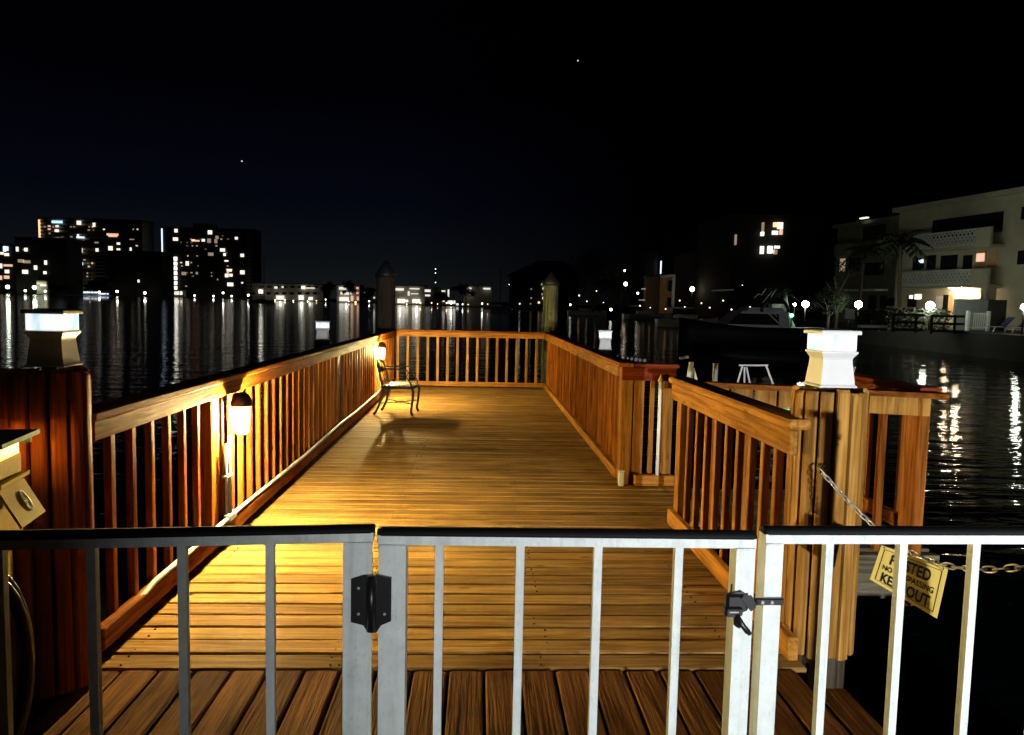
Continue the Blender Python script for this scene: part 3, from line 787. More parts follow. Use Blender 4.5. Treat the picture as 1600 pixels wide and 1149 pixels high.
# wide tower
TA, xa, xb, zt = block('apartment_tower', 'wide apartment tower, tallest on the far left shore, blue rooftop sign', 'tower', 700, 60, 222, 343.5, 24, TWP)
k = 0; z = zt - 3.4; xl = at(66, 400, 700).x; xr = at(164, 400, 700).x
while z > 8: MB().box((xl, 698.2, z), (xr, 699.98, z+.9)).build('balcony', TWR, TA); z -= 3.2
MB().box((at(150, 400, 700).x, 699.0, -.5), (at(221.5, 400, 700).x, 699.99, zt-1)).build('dark_bay', TWD, TA)
cl(TA, 698.9, [(235, 145, 10, 105)], W_WARM)  # glowing strip stands in for the tower's lit left edge
cl(TA, 698.0, [(340, 103, 60, 14)], W_BLUE); cl(TA, 698.0, [(480, 352, 26, 16)], W_BLUE)
cl(TA, 698.0, [(338, 155, 22, 14), (340, 208, 25, 18), (335, 237, 28, 18), (350, 278, 28, 18), (325, 347, 28, 20), (348, 380, 30, 26), (322, 408, 24, 22), (422, 320, 14, 18), (470, 108, 24, 22), (560, 120, 14, 22), (475, 272, 30, 24), (578, 270, 16, 18), (705, 232, 18, 12), (658, 260, 24, 24), (705, 266, 20, 10), (778, 265, 10, 18)], W_WHITE)
cl(TA, 698.0, [(340, 128, 18, 8), (480, 195, 44, 9), (330, 310, 14, 12), (660, 297, 9, 16), (690, 297, 12, 12), (718, 305, 14, 20), (465, 185, 10, 16)], W_COOL)
cl(TA, 698.0, [(670, 178, 66, 12), (672, 188, 50, 8), (293, 128, 14, 8), (293, 146, 14, 8)], W_ROSE)
cl(TA, 698.0, [(330, 365, 30, 10), (575, 226, 22, 8), (785, 207, 26, 6)], W_DIM)
# second tower
TB, xa, xb, zt = block('apartment_tower', 'narrower dark tower right of the wide one, two columns of lit windows', 'tower', 700, 252, 396, 358, 24, TWD)
MB().box((at(384, 400, 700).x, 699.2, 2), (at(395.5, 400, 700).x, 699.98, zt-2)).build('balcony_bay', TWP, TB)
MB().box((at(300, 360, 700).x, 702, zt+1), (at(330, 360, 700).x, 716, zt+5)).build('penthouse', TWD, TB)
cl(TB, 699.0, [(965, 215, 7, 140)], W_COOL)
cl(TB, 699.0, [(1019, 322+28.8*i, 12, 18) for i in range(7)] + [(1044, 322+28.8*i, 20, 20) for i in range(7)], W_BRIGHT)
cl(TB, 699.0, [(1048, 155, 18, 20), (1045, 205, 28, 18), (1250, 165, 24, 22), (1210, 212, 18, 14), (1115, 350, 18, 24), (1325, 270, 28, 18), (1337, 297, 14, 16), (1348, 335, 22, 8), (1365, 392, 28, 12), (1350, 422, 20, 20), (1375, 420, 18, 16), (1371, 475, 34, 20), (1407, 200, 16, 14), (1442, 302, 20, 18), (1443, 403, 25, 22)], W_WHITE)
cl(TB, 699.0, [(1165, 215, 44, 9), (1150, 211, 20, 8)], W_ROSE)
cl(TB, 699.0, [(1292, 195, 18, 18), (1245, 215, 20, 24), (1285, 218, 16, 22), (1255, 295, 30, 18), (1095, 410, 26, 18), (1172, 408, 12, 14), (1365, 385, 36, 8)], W_DIM)
random.seed(21)
for (T_, Y_, x0, x1, y0, y1, nx, ny, keep) in ((TA, 698.0, 66, 148, 352, 440, 12, 17, .17), (TA, 698.4, 152, 218, 356, 392, 9, 7, .16), (TB, 699.0, 280, 382, 366, 450, 13, 16, .13)):
    for i in range(nx):
        for k in range(ny):
            if random.random() < keep:
                lit(T_, Y_-.1, x0+(i+.5+random.uniform(-.25, .25))*(x1-x0)/nx, y0+(k+.5)*(y1-y0)/ny, random.uniform(1.4, 3.4), random.uniform(1.4, 2.4), random.choice((W_DIM, W_DIM, W_DIM, W_ROSE, W_FAINT, W_FAINT, W_MID)))
# left edge blocks
TC, xa, xb, zt = block('apartment_block', 'lower apartment block at the left picture edge with bluish windows', 'apartment block', 660, -40, 21, 382, 22, TWD)
cl(TC, 659, [(35, 262, 28, 24), (28, 264, 14, 30)], W_COOL)
cl(TC, 659, [(40, 297, 26, 16), (12, 290, 18, 14), (42, 398, 24, 20), (5, 365, 16, 26)], W_WHITE)
cl(TC, 659, [(48, 362, 50, 12), (40, 432, 30, 18), (5, 435, 14, 24)], W_ROSE)
TD, xa, xb, zt = block('apartment_block', 'black block with scattered lit windows in front of the wide tower', 'apartment block', 650, 23, 104, 373, 24, TWD)
cl(TD, 649, [(103, 265, 14, 26), (155, 268, 18, 20), (212, 375, 18, 24), (272, 345, 15, 24), (150, 400, 32, 22), (268, 405, 18, 16)], W_WHITE)
cl(TD, 649, [(125, 335, 34, 18), (160, 340, 40, 16), (145, 268, 14, 10)], W_DIM)
TE, xa, xb, zt = block('office_block', 'unlit black block between the two tall towers', 'office block', 640, 168, 253, 394, 24, TWD)
lit(TE, 639, 825*K, 320+455*K, 10*K, 16*K, W_WHITE)
# low waterside buildings in the middle
def cm(t, Y, rows, mat):
    for (cx_, cy_, w_, h_) in rows: lit(t, Y, 380+cx_*K, 380+cy_*K, w_*K, h_*K, mat)
BA, *_ = block('arcade_building', 'long pale waterside building with arcades right of the towers', 'building', 470, 394, 505, 444, 18, STUC)
cm(BA, 469, [(60+i*46, 300, 24, 14) for i in range(9)] + [(110+i*46, 262, 26, 10) for i in range(8)], GLS)
cm(BA, 468.8, [(358, 265, 24, 18)], W_WHITE)
cm(BA, 468.8, [(195, 265, 18, 12), (235, 262, 10, 10), (400, 268, 50, 6), (220, 325, 46, 24), (345, 325, 30, 28), (105, 290, 26, 24), (402, 330, 24, 18)], W_MID)
BB, *_ = block('waterside_building', 'three storey block with bright white floors left of the dark piling', 'building', 430, 526, 562, 446.5, 16, STUC)
cm(BB, 428.8, [(592, 270, 42, 14), (635, 270, 30, 12), (612, 300, 64, 14), (602, 334, 58, 24)], W_MID)
cm(BB, 428.8, [(648, 330, 14, 30), (680, 268, 14, 10), (680, 298, 12, 10), (682, 330, 10, 22)], W_ROSE)
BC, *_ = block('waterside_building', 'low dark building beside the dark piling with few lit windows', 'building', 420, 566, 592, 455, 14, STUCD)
cm(BC, 418.8, [(780, 300, 14, 12), (780, 322, 10, 16), (725, 298, 8, 10)], W_MID)
BD, *_ = block('waterside_building', 'pale block with one lit gable just right of the dark piling', 'building', 350, 617, 664, 447.5, 16, STUC)
cm(BD, 348.8, [(932, 276, 48, 14), (1020, 272, 58, 7), (985, 300, 10, 26), (1020, 302, 44, 5)], W_MID)
cm(BD, 348.8, [(1030, 345, 46, 22), (940, 345, 42, 24), (972, 345, 20, 14)], W_WHITE)
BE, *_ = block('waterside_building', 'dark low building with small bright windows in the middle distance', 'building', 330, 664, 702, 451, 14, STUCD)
cm(BE, 328.8, [(1098, 284, 34, 14), (1098, 312, 30, 10), (1192, 286, 22, 8), (1222, 300, 9, 46), (1240, 352, 46, 20), (1190, 345, 20, 12), (1275, 365, 14, 12)], W_MID)
BF, *_ = block('waterside_building', 'low white building with lit eaves behind the moored sailboat', 'building', 310, 724, 768, 448, 14, STUC)
cm(BF, 308.8, [(1340, 270, 38, 9), (1450, 272, 42, 9), (1340, 298, 26, 22)], W_MID)

# moored sailboats: hull, cabin, mast, boom
def sailboat(x, Y, ytop, L, label, xm=None):
    c = at(x, 474, Y); t = thing('sailboat', label, 'sailboat', (c.x, Y, wl), 'sailboats moored on the far side')
    sec = []; vs = []; fs = []
    for i in range(9):
        u = -1 + i/4; wv = (1-u*u*.92)*L*.16 if u > 0 else (1-.25*u*u)*L*.16; sh = .9 + .35*max(u, 0)**2
        for q, zz in ((-1, sh), (-.75, .1), (0, -.3), (.75, .1), (1, sh)): vs.append((c.x+u*L/2, Y+q*wv, wl+zz))
    for i in range(8):
        for j in range(4): fs.append((i*5+j, i*5+j+1, (i+1)*5+j+1, (i+1)*5+j))
        fs.append((i*5+4, i*5, (i+1)*5, (i+1)*5+4))
    fs += [(0, 1, 2, 3, 4), (44, 43, 42, 41, 40)]
    MB().add(vs, fs).build('hull', GEL, t)
    MB().cbox((c.x-L*.22, Y-L*.07, wl+.95), (c.x+L*.16, Y+L*.07, wl+1.5), .15).build('cabin', GEL, t)
    zt = at(x, ytop, Y).z
    MB().tube([(c.x+L*.1, Y, wl+.9), (c.x+L*.1, Y, zt)], [.12*Y/250, .08*Y/250], 8).build('mast', IRON, t)
    MB().tube([(c.x+L*.1, Y, wl+2.2), (c.x-L*.38, Y, wl+2.2)], .10, 8).build('boom', GEL, t)
sailboat(409, 300, 396, 10, 'dark sailboat with tall bare mast below the second tower')
sailboat(777, 240, 419, 9, 'pale sailboat with bare mast near the middle of the far shore')
sailboat(1012, 120, 420, 8, 'dark sailboat with thin mast before the white balconies')
sailboat(1075, 82, 432, 7, 'dark sailboat with short mast before the ochre house')
sailboat(918, 150, 412, 8, 'dark sailboat with tall mast below the big dark tree')
# radio mast
rm = thing('radio_mast', 'distant radio mast with three small beacons', 'radio mast', at(680, 470, 900))
p0 = at(680.5, 466, 900); p1 = at(680.5, 420, 900)
m = MB()
for dx in (-1.2, 1.2): m.beam(p0 + Vector((dx, 0, 0)), p1, .35, .35)
for k in range(10): a = p0.lerp(p1, k/10); b = p0.lerp(p1, (k+1)/10); q = 1.2*(1-k/10); m.beam(a + Vector((-q, 0, 0)), b + Vector((q*.9, 0, 0)), .2, .2)
m.build('lattice', IRON, rm)
for y in (420.7, 426.7, 441.7): MB().ball(at(680.5, y, 899.3), .55, 8).build('beacon', L_RED, rm)

# shore lamps: post and head
def shore_lamp(x, y, Y, r, mat, label, group='lamps along the far shore'):
    p = at(x, y, Y); t = thing('shore_lamp', label, 'lamp', (p.x, p.y, -.4), group)
    MB().ball(p, r, 10).build('lamp_head', mat, t)
    MB().tube([(p.x, p.y, -.45 if Y > 200 else .3), (p.x, p.y, p.z-r)], r*.18, 6).build('post', IRON, t)
SL = [(11.8, 448.6, 640, 1.5, L_GREEN, 'greenish shore lamp at the far left below the bluish windows'),
      (53.8, 449.4, 640, 1.6, L_GREEN, 'large greenish shore lamp below the black block'),
      (39.5, 454.5, 640, .9, L_SHORE, 'small shore lamp left of the large greenish one'),
      (70.8, 455.2, 640, .9, L_SHORE, 'small shore lamp right of the large greenish one'),
      (101, 455, 690, .9, L_SHORE, 'shore lamp at the left end of the blue lit quay'),
      (139, 452, 690, .8, L_SHORE, 'shore lamp above the middle of the blue lit quay'),
      (155, 456.5, 690, .9, L_SHORE, 'shore lamp at the right end of the blue lit quay'),
      (183, 455.7, 630, 1.0, L_SHORE, 'lone shore lamp below the left side of the unlit block'),
      (226.3, 458, 630, 1.1, L_SHORE, 'lone shore lamp below the right side of the unlit block'),
      (256, 457, 690, 1.0, L_SHORE, 'shore lamp at the left foot of the second tower'),
      (304, 462, 690, .7, L_SHORE, 'small shore lamp below the middle of the second tower'),
      (333.5, 463, 690, .8, L_SHORE, 'shore lamp below the right middle of the second tower'),
      (348.5, 458, 690, .9, L_SHORE, 'shore lamp below the stacked right windows of the second tower'),
      (362, 463, 690, .8, L_SHORE, 'shore lamp at the right foot of the second tower'),
      (388, 461.5, 560, .8, L_SHORE, 'small shore lamp left of the arcade building'),
      (407, 455.5, 455, .9, L_SHORE, 'bright shore lamp at the left end of the arcade building'),
      (438, 465.5, 455, .7, L_SHORE, 'bright shore lamp before the middle of the arcade building'),
      (471, 465.5, 455, .8, L_SHORE, 'bright shore lamp before the right part of the arcade building'),
      (484, 467.5, 455, .5, L_SHORE, 'small shore lamp at the right end of the arcade building'),
      (541, 468, 415, .6, L_SHORE, 'shore lamp before the block with bright white floors'),
      (651, 471.5, 335, .6, L_SHORE, 'bright shore lamp before the pale block with a lit gable'),
      (625, 470.5, 335, .45, L_SHORE, 'shore lamp immediately right of the dark piling'),
      (705, 473.5, 305, .5, L_SHORE, 'shore lamp by the dark low building with small windows'),
      (801, 472.5, 260, .45, L_SHORE, 'small shore lamp below the long dark roof, leftmost on the right shore'),
      (796, 445, 262, .16, L_SHORE, 'tiny lamp high above the left end of the right shore'),
      (891, 476.5, 170, .22, L_SHORE, 'tiny lamp just right of the green piling'),
      (954.5, 484, 120, .22, L_SHORE, 'small lamp at the foot of the slanted pale trunk'),
      (996.5, 458.5, 150, .22, L_SHORE, 'small lamp left of the white balconies'),
      (976, 423, 130, .16, L_SHORE, 'small upper lamp among the dark trees'),
      (977.5, 444, 130, .34, L_TALL, 'tall bright lamp among the dark trees'),
      (1081.5, 452, 109, .36, L_TALL, 'tall bright lamp right of the ochre house'),
      (1070, 481, 100, .13, L_SHORE, 'tiny lamp at the water right of the ochre house'),
      ]
for (x, y, Y, r, mm, lb) in SL: shore_lamp(x, y, Y, r, mm, lb)
random.seed(5)
for k in range(24):
    x = 398 + k*16 + random.uniform(-5, 5); Y = 440 if x < 530 else (395 if x < 600 else (318 if x < 700 else 288))
    if 586 < x < 622: continue
    shore_lamp(x, (470.5 if x < 530 else 472 if x < 600 else 475.5 if x < 700 else 476.5) + random.uniform(-2.2, .6), Y, random.uniform(.16, .34)*Y/300, random.choice((L_SHORE, L_TINY, L_TINY)), 'one of the tiny quay lights strung low along the middle of the far shore', 'tiny quay lights along the far shore')
for (x, y, Y) in ((905, 462, 160), (917, 471, 140), (932, 455, 118), (943, 473, 118), (1000, 478, 105), (1016, 481, 100), (1040, 483, 96), (1062, 470, 104), (1096, 474, 92), (1109, 481, 84), (1130, 470, 88), (1143, 484, 72), (1160, 446, 90), (1172, 480, 64)):
    shore_lamp(x, y, Y, random.uniform(.05, .10)*Y/100, L_TINY, 'one of the tiny warm lights scattered through the dark trees on the right shore', 'tiny warm lights on the right shore')
q = thing('lit_quay', 'long thin blue white lit quay edge below the wide tower', 'quay', at(130, 458, 692))
a = at(100, 457, 692); b = at(172, 459.4, 692)
MB().beam(a, at(152, 457.2, 692), .9, 1.3).build('light_strip', W_COOL, q); MB().beam(at(154, 459.2, 692), b, .9, 1.0).build('light_strip', W_COOL, q)
MB().box((a.x-2, 692.6, -.6), (b.x+2, 694.5, a.z-.7)).build('parapet', CONC, q)
q = thing('lit_lobby', 'glowing ground floor lobby at the foot of the second tower', 'lobby', at(275, 459, 694))
a = at(255, 455, 694); b = at(288, 461.5, 694); MB().box((a.x, 694, -.5), (b.x, 698.5, a.z+1.2)).build('wall', STUC, q)
for k, x in enumerate((262, 267, 272.5, 277.5, 283)): lit(q, 693.95, x, 458.2, 3.6, 5.0, W_WHITE)
q = thing('lit_pavilion', 'lit low pavilion between two greenish lamps at left', 'pavilion', at(64, 445, 645))
a = at(57, 440.5, 645); b = at(74, 446, 645); MB().box((a.x, 645, -.5), (b.x, 648, a.z+1)).build('wall', STUC, q)
lit(q, 644.9, 65, 442.6, 14, 4, W_DIM); lit(q, 644.9, 68, 446, 8, 2.4, W_WHITE)

# ------------------------------------------------------------------ trees
def leaf_tree(x, Y, ytop, wpx, label, base=.3, mat=LEAFD, n=1500, lean=0):
    p = at(x, ytop, Y); s = Y/F_PX; W = wpx*s; zt = p.z; H = zt-base
    t = thing('tree', label, 'tree', (p.x, Y, base), 'dark trees along the shore')
    m = MB(); tr = max(.10, H*.025)
    m.tube([(p.x, Y, base-.3), (p.x+.02*H, Y, base+H*.3), (p.x+lean*H*.5, Y, base+H*.6)], [tr, tr*.8, tr*.5], 8)
    for k in range(5):
        a = k*1.3; m.tube([(p.x+.02*H, Y, base+H*(.3+.05*k)), (p.x+math.cos(a)*W*.3, Y+math.sin(a)*W*.3, base+H*(.55+.06*k))], [tr*.5, tr*.2], 6)
    m.build('trunk', BARK, t)
    m = MB(); cl_ = []
    for k in range(12): cl_.append((Vector((p.x + random.uniform(-.36, .36)*W, Y + random.uniform(-.3, .3)*W, base + H*random.uniform(.40, .86))), W*random.uniform(.14, .24)))
    cl_.append((Vector((p.x, Y, zt-W*.16)), W*.16))
    ls = max(W*.022, 1.1*s)
    for k in range(n):
        c, r = random.choice(cl_); d = Vector((random.gauss(0, 1), random.gauss(0, 1), random.gauss(0, .8))).normalized()*r*random.uniform(.3, 1.05)
        q = c + d; a = Vector((random.gauss(0, 1), random.gauss(0, 1), random.gauss(0, 1))).normalized(); b = a.orthogonal().normalized()
        l = ls*random.uniform(.6, 1.5)
        m.quad(q-a*l, q-b*l*.5, q+a*l, q+b*l*.5)
    m.build('crown', mat, t)
def palm(x, Y, ytop, hpx, label, base=.3, fr=15, mat=LEAFD, bend=.1, tm=BARK, fl=1.0):
    p = at(x, ytop, Y); s = Y/F_PX; H = p.z-base
    t = thing('palm_tree', label, 'palm tree', (p.x, Y, base), 'palms along the shore')
    cpts = [Vector((p.x - bend*H*(1-u)**2, Y, base + (H-hpx*s*.25)*u)) for u in (0, .25, .5, .75, 1)]
    r0 = max(.14, .5*s*1.2); MB().tube(cpts, [r0*1.3, r0, r0*.9, r0*.85, r0*.8], 10).build('trunk', tm, t)
    top = cpts[-1]; m = MB(); L = hpx*s*.62*fl
    for k in range(fr):
        a = 2*math.pi*k/fr + random.uniform(-.2, .2); el = random.uniform(-.3, 1.1); prev = top
        for i in range(1, 9):
            u = i/8; out = L*u*math.cos(el*.6); zz = L*(u*math.sin(el) - .75*u*u)
            q = top + Vector((math.cos(a)*out, math.sin(a)*out, zz)); d = (q-prev).normalized()
            sd = Vector((-math.sin(a), math.cos(a), 0)); wl_ = L*.20*math.sin(math.pi*min(u+.08, 1))**.7
            for sg_ in (-1, 1): m.quad(prev, prev + (q-prev)*.55, q + sd*sg_*wl_ + Vector((0, 0, -wl_*.55)), prev + (q-prev)*.15 + sd*sg_*wl_*.85 + Vector((0, 0, -wl_*.6)))
            prev = q
    m.build('fronds', mat, t)
leaf_tree(515, 425, 439, 26, 'bushy dark tree between the arcade building and white floored block', -.4)
leaf_tree(546, 424, 437, 22, 'dark round tree above the block with bright white floors', -.4)
leaf_tree(576, 405, 449, 26, 'dark tree left of the dark piling', -.4)
leaf_tree(728, 300, 443, 34, 'dark tree left of the pale sailboat', -.4)
leaf_tree(690, 318, 458, 24, 'low dark tree below the radio mast', -.4)
palm(610, 345, 444, 16, 'small far palm behind the dark piling', -.4)
palm(710, 296, 446, 14, 'small far palm near the middle of the far shore', -.4)
leaf_tree(141, 652, 437, 34, 'dark tree at the foot of the wide tower', -.4)
leaf_tree(165, 640, 436, 30, 'dark tree where the wide tower meets the unlit block', -.4)
leaf_tree(90, 640, 446, 26, 'low dark tree right of the lit pavilion', -.4)
leaf_tree(930, 125, 385, 90, 'big dark tree on the right shore behind the pale trunk', .3, LEAFD, 2200)
leaf_tree(972, 135, 392, 56, 'second big dark tree beside the white balconies', .3, LEAFD, 2200)
leaf_tree(890, 165, 404, 60, 'dark tree over the end of the long dark roof', .3, LEAFD, 1500)
leaf_tree(1205, 62, 440, 60, 'dark shrub like tree behind the moored yacht', .3, LEAFD, 1200)
leaf_tree(1312, 52, 405, 62, 'dark tree before the far wing of the apartment house', .3, LEAFD, 2200)
leaf_tree(1296, 46, 452, 60, 'bushy low tree right of the green lit palm', .3, LEAFD, 1600)
palm(1410, 50, 352, 90, 'dark palm in front of the apartment house balconies', .4, 17, LEAFD, -.04)
palm(1352, 56, 372, 70, 'dark palm before the far wing balcony', .4, 15, LEAFD, .05)
palm(958, 110, 430, 54, 'palm with slanted pale trunk on the right shore', .3, 13, LEAFD, .35)

# ------------------------------------------------------------------ right shore houses
HA, *_ = block('long_house', 'long unlit building with low roof on the right shore', 'building', 230, 800, 905, 433, 20, TWD, base=.2)
for (x, y, w_, h_, mm) in ((846.5, 444.5, 2.2, 3.5, W_DIM), (849, 451, 2.2, 3.5, W_WHITE), (847, 460, 2, 3, W_DIM), (848.5, 466, 2.2, 3.5, W_WHITE), (842, 473, 3, 3, W_WARM), (830, 452, 2, 2, W_DIM), (830, 466, 2, 2.4, W_DIM), (812, 475, 2, 2.4, W_WHITE), (829, 475, 2, 2, W_DIM)): lit(HA, 229.7, x, y, w_, h_, mm)
m = MB(); a = at(800, 432.5, 229); b = at(905, 432.5, 229); zt = (a.z+b.z)/2
m.add([(a.x-1, 228.6, zt+.4), (b.x+1, 228.6, zt+.4), (b.x-4, 240, zt+5.5), (a.x+9, 240, zt+5.5), (b.x+1, 251, zt+.4), (a.x-1, 251, zt+.4)], [(0, 1, 2, 3), (4, 5, 3, 2), (1, 4, 2), (5, 0, 3), (0, 5, 4, 1)])
m.build('hip_roof', ROOF, HA)
HB, *_ = block('balcony_house', 'house with three thin white balcony slabs on the right shore', 'house', 165, 1008, 1028, 396, 14, STUCD, base=.3)
for (x0, y0, x1, y1) in ((1008, 432.5, 1026, 430.5), (1005, 451.5, 1026, 449), (1001, 469, 1023, 467.5)):
    a = at(x0, y0, 163); b = at(x1, y1, 163); MB().box((a.x, 161.5, a.z-.10), (b.x, 164.98, a.z+.10)).build('balcony_slab', W_DIM if y0 > 440 else WHT, HB)  # lower slabs glow to imitate light falling on them
for (x, y, w_, h_, mm) in ((1032.5, 418, 1.6, 20, W_COOL), (1025, 462, 3, 10, W_COOL), (1029.5, 454, 4, 12, W_DIM), (1027, 442, 5, 14, W_DIM)): lit(HB, 164.6, x, y, w_, h_, mm)
HC, *_ = block('ochre_house', 'small ochre lit house front with two stacked windows', 'house', 114, 1032, 1053.5, 431, 10, ORAN, base=.3)
for (x, y, w_, h_) in ((1047.3, 447, 6, 17), (1046.5, 473, 6, 16)): lit(HC, 113.8, x, y, w_, h_, GLS)
MB().beam(at(1053, 430, 113.7), at(1050.5, 480, 113.7), .45, .3).build('corner_trim', WHT, HC); MB().beam(at(1032, 432.5, 113.7), at(1054, 430.5, 113.7), .5, .35).build('eaves', WHT, HC)
HD, *_ = block('villa', 'dark villa with one warm lit upper window', 'house', 118, 1090, 1146, 394, 14, STUCD, base=.3)
lit(HD, 117.8, 1113.5, 408, 7, 14, W_WARM); lit(HD, 117.8, 1124, 405.5, 8, 9, W_BRIGHT); lit(HD, 117.8, 1121, 415, 4, 8, W_ROSE)
lit(HD, 117.8, 1095, 455, 12, 18, GLS)
HE, *_ = block('dark_tower', 'tall dark building with two rows of lit windows left of the apartment house', 'tower', 96, 1146, 1296, 338, 16, TWD, base=.3)
for (x, y, w_, h_, mm) in ((1191.5, 357, 3, 18, W_DIM), (1190.5, 366, 5, 6, W_WHITE), (1211, 351.5, 6, 7, W_WARM), (1218.5, 353, 8, 10, W_WHITE), (1210.5, 364, 9, 6, W_WHITE), (1220, 363, 4, 8, W_ROSE), (1190, 391, 5.5, 12, W_WHITE), (1202.5, 390.5, 7, 11, W_BRIGHT), (1213.5, 386.5, 8, 4, W_WHITE), (1211, 394, 5, 7, W_DIM), (1143+6, 375, 2.5, 16, W_DIM)): lit(HE, 95.8, x, y, w_, h_, mm)

# ------------------------------------------------------------------ apartment house at right
U0 = Vector((31.7, 67.5, 0)); UD = Vector((.1685, -.9857, 0)).normalized(); UN = Vector((-.9857, -.1685, 0)).normalized()
def fac(x, y):              # survey point on the house front: (distance along the front, height)
    d = FWD + RGT*((x-CX)/F_PX) - UPV*((y-CY)/F_PX)
    # 0 + d*t = U0 + UD*u
    den = d.x*UD.y - d.y*UD.x; t = (U0.x*UD.y - U0.y*UD.x)/den
    p = d*t; u = (Vector((p.x, p.y, 0))-U0).dot(UD)
    return u, EYE + d.z*t
def fp(u, o, z): q = U0 + UD*u + UN*o; return Vector((q.x, q.y, z))
def fbox(m, u0, u1, o0, o1, z0, z1): return m.hexa([fp(u0, o0, z0), fp(u1, o0, z0), fp(u1, o1, z0), fp(u0, o1, z0), fp(u0, o0, z1), fp(u1, o0, z1), fp(u1, o1, z1), fp(u0, o1, z1)])
AP = thing('apartment_house', 'three storey apartment house at right with breeze block balconies', 'apartment house', fp(12, 0, .4))
uR = fac(1660, 300)[0]; uL = fac(1400, 420)[0]
zr = fac(1600, 302)[1]
fbox(MB(), uL, uR, -11, 0, .3, zr).build('wall', STUC, AP)
fbox(MB(), uL-.3, uR+.3, -11.3, .45, zr, zr+.35).build('roof', STUC, AP)
def fpart(name, mat, x0, y0, x1, y1, o0, o1):
    u0, za = fac(x0, (y0+y1)/2); u1, zb = fac(x1, (y0+y1)/2); z1 = max(fac(x0, y0)[1], 0) ; z0 = fac(x0, y1)[1]
    zt_ = (fac(x0, y0)[1] + fac(x1, y0)[1])/2; zb_ = (fac(x0, y1)[1] + fac(x1, y1)[1])/2
    return fbox(MB(), min(u0, u1), max(u0, u1), o0, o1, zb_, zt_).build(name, mat, AP)
def zz(x, y): return fac(x, y)[1]
# balconies: slab, pierced parapet, solid end
for (xa, xm, xe, yr, yt, ybm) in ((1430, 1545, 1570, 0, 358, 384), (1422, 1537, 1566, 0, 421, 446)):
    ua, um, ue = fac(xa, ybm)[0], fac(xm, ybm)[0], fac(xe, ybm)[0]
    zs = zz(xm, ybm); zp = zz(xm, yt)
    fbox(MB(), ua, ue, .01, 1.2, zs-.18, zs).build('balcony_slab', STUC, AP)
    fbox(MB(), um+.02, ue, 1.0, 1.18, zs+.001, zp).build('balcony_wall', STUC, AP)
    m = MB(); hh = zp-zs
    fbox(m, ua, um, 1.02, 1.14, zs+.001, zs+.12); fbox(m, ua, um, 1.02, 1.14, zp-.12, zp)
    nn_ = int((um-ua)/.34)
    for k in range(nn_):
        c = ua + (k+.5)*(um-ua)/nn_; r = .17; zc = (zs+zp)/2; h2_ = hh/2-.12
        for sgn in (-1, 1):
            for half in (-1, 1):
                a = fp(c-r*sgn, 1.08, zc + half*h2_*.5 - h2_*.5); b = fp(c+r*sgn, 1.08, zc + half*h2_*.5 + h2_*.5); m.beam(a, b, .07, .07, UN)
    m.build('breeze_block_parapet', WHT, AP)
# openings: dark glass sheets stand in for the shaded balcony recesses
fpart('window', GLS, 1457, 338, 1567, 368, .0, .012)
fpart('window', GLS, 1426, 404, 1440, 422, .0, .012)
for (x0, x1) in ((1448, 1462), (1470, 1496), (1505, 1519)): fpart('window', GLS, x0, 399, x1, 421, .0, .02)
fpart('window', W_COOL, 1436, 406, 1443, 411, .015, .03); fpart('window', GLS, 1435, 412, 1444, 420, .012, .03)
fpart('door', ORAN, 1524, 393, 1541, 420, .0, .03); fpart('door', ORAN, 1544, 392, 1557, 420, .0, .03)
fpart('door_glow', W_ROSE, 1526, 396, 1539, 409, .031, .04)
fpart('window', GLS, 1590, 391, 1625, 413, .0, .02); fpart('window', GLS, 1596, 322, 1625, 342, .0, .02)
fpart('window', GLS, 1418, 462, 1432, 480, .0, .02); fpart('window', W_WHITE, 1421, 461.5, 1427, 467, .02, .03); fpart('window', W_WHITE, 1429.5, 460, 1440, 468, .02, .03)
fpart('window', GLS, 1379, 466, 1398, 478, .0, .02)
fpart('curtain', WHT, 1462, 463, 1474, 488, .0, .03); fpart('door', GLS, 1474, 461, 1482, 489, .03, .05); fpart('door', ORAN, 1483, 461, 1489, 489, .0, .03)
fpart('window', W_WARM, 1517, 459, 1541, 465, .0, .03)
fpart('side_wall', STUC, 1553, 444.5, 1562, 490, .3, 1.1)
# patio lamp under the lower balcony
um, zc = fac(1519, 446); MB().lathe(fp(um, .65, 0), [(.16, zc-.30), (.16, zc-.19)], 14).build('ceiling_lamp', L_WARM, AP)
um, zc = fac(1500, 446); MB().lathe(fp(um, .65, 0), [(.13, zc-.30), (.13, zc-.19)], 14).build('ceiling_lamp', L_WARM, AP)  # second lamp added to spread more warm light over the patio wall
# far wing
AW = thing('apartment_wing', 'darker far wing of the apartment house behind the palms', 'apartment house', fp(-4, -1, .4))
def wbox(m, x0, x1, o0, o1, y0, y1): 
    u0 = fac(x0, y0)[0]; u1 = fac(x1, y0)[0]; return fbox(m, u0, u1, o0, o1, (zz(x0, y1)+zz(x1, y1))/2, (zz(x0, y0)+zz(x1, y0))/2)
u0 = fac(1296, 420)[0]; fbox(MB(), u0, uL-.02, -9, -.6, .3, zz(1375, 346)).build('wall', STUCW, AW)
fbox(MB(), u0-.2, uL-.05, -9, -.2, zz(1375, 346)+.001, zz(1375, 346)+.3).build('roof', STUCW, AW)
wbox(MB(), 1312, 1376, -.59, .5, 379, 399).build('balcony_wall', STUCW, AW)
wbox(MB(), 1328, 1378, -.59, .6, 452, 455).build('canopy', WHT, AW)
for (x0, x1, y0, y1) in ((1340, 1375, 352, 378), (1318, 1336, 402, 425), (1342, 1372, 410, 430), (1348, 1360, 462, 485), (1366, 1376, 462, 485)): wbox(MB(), x0, x1, -.6, -.57, y0, y1).build('window', GLS, AW)
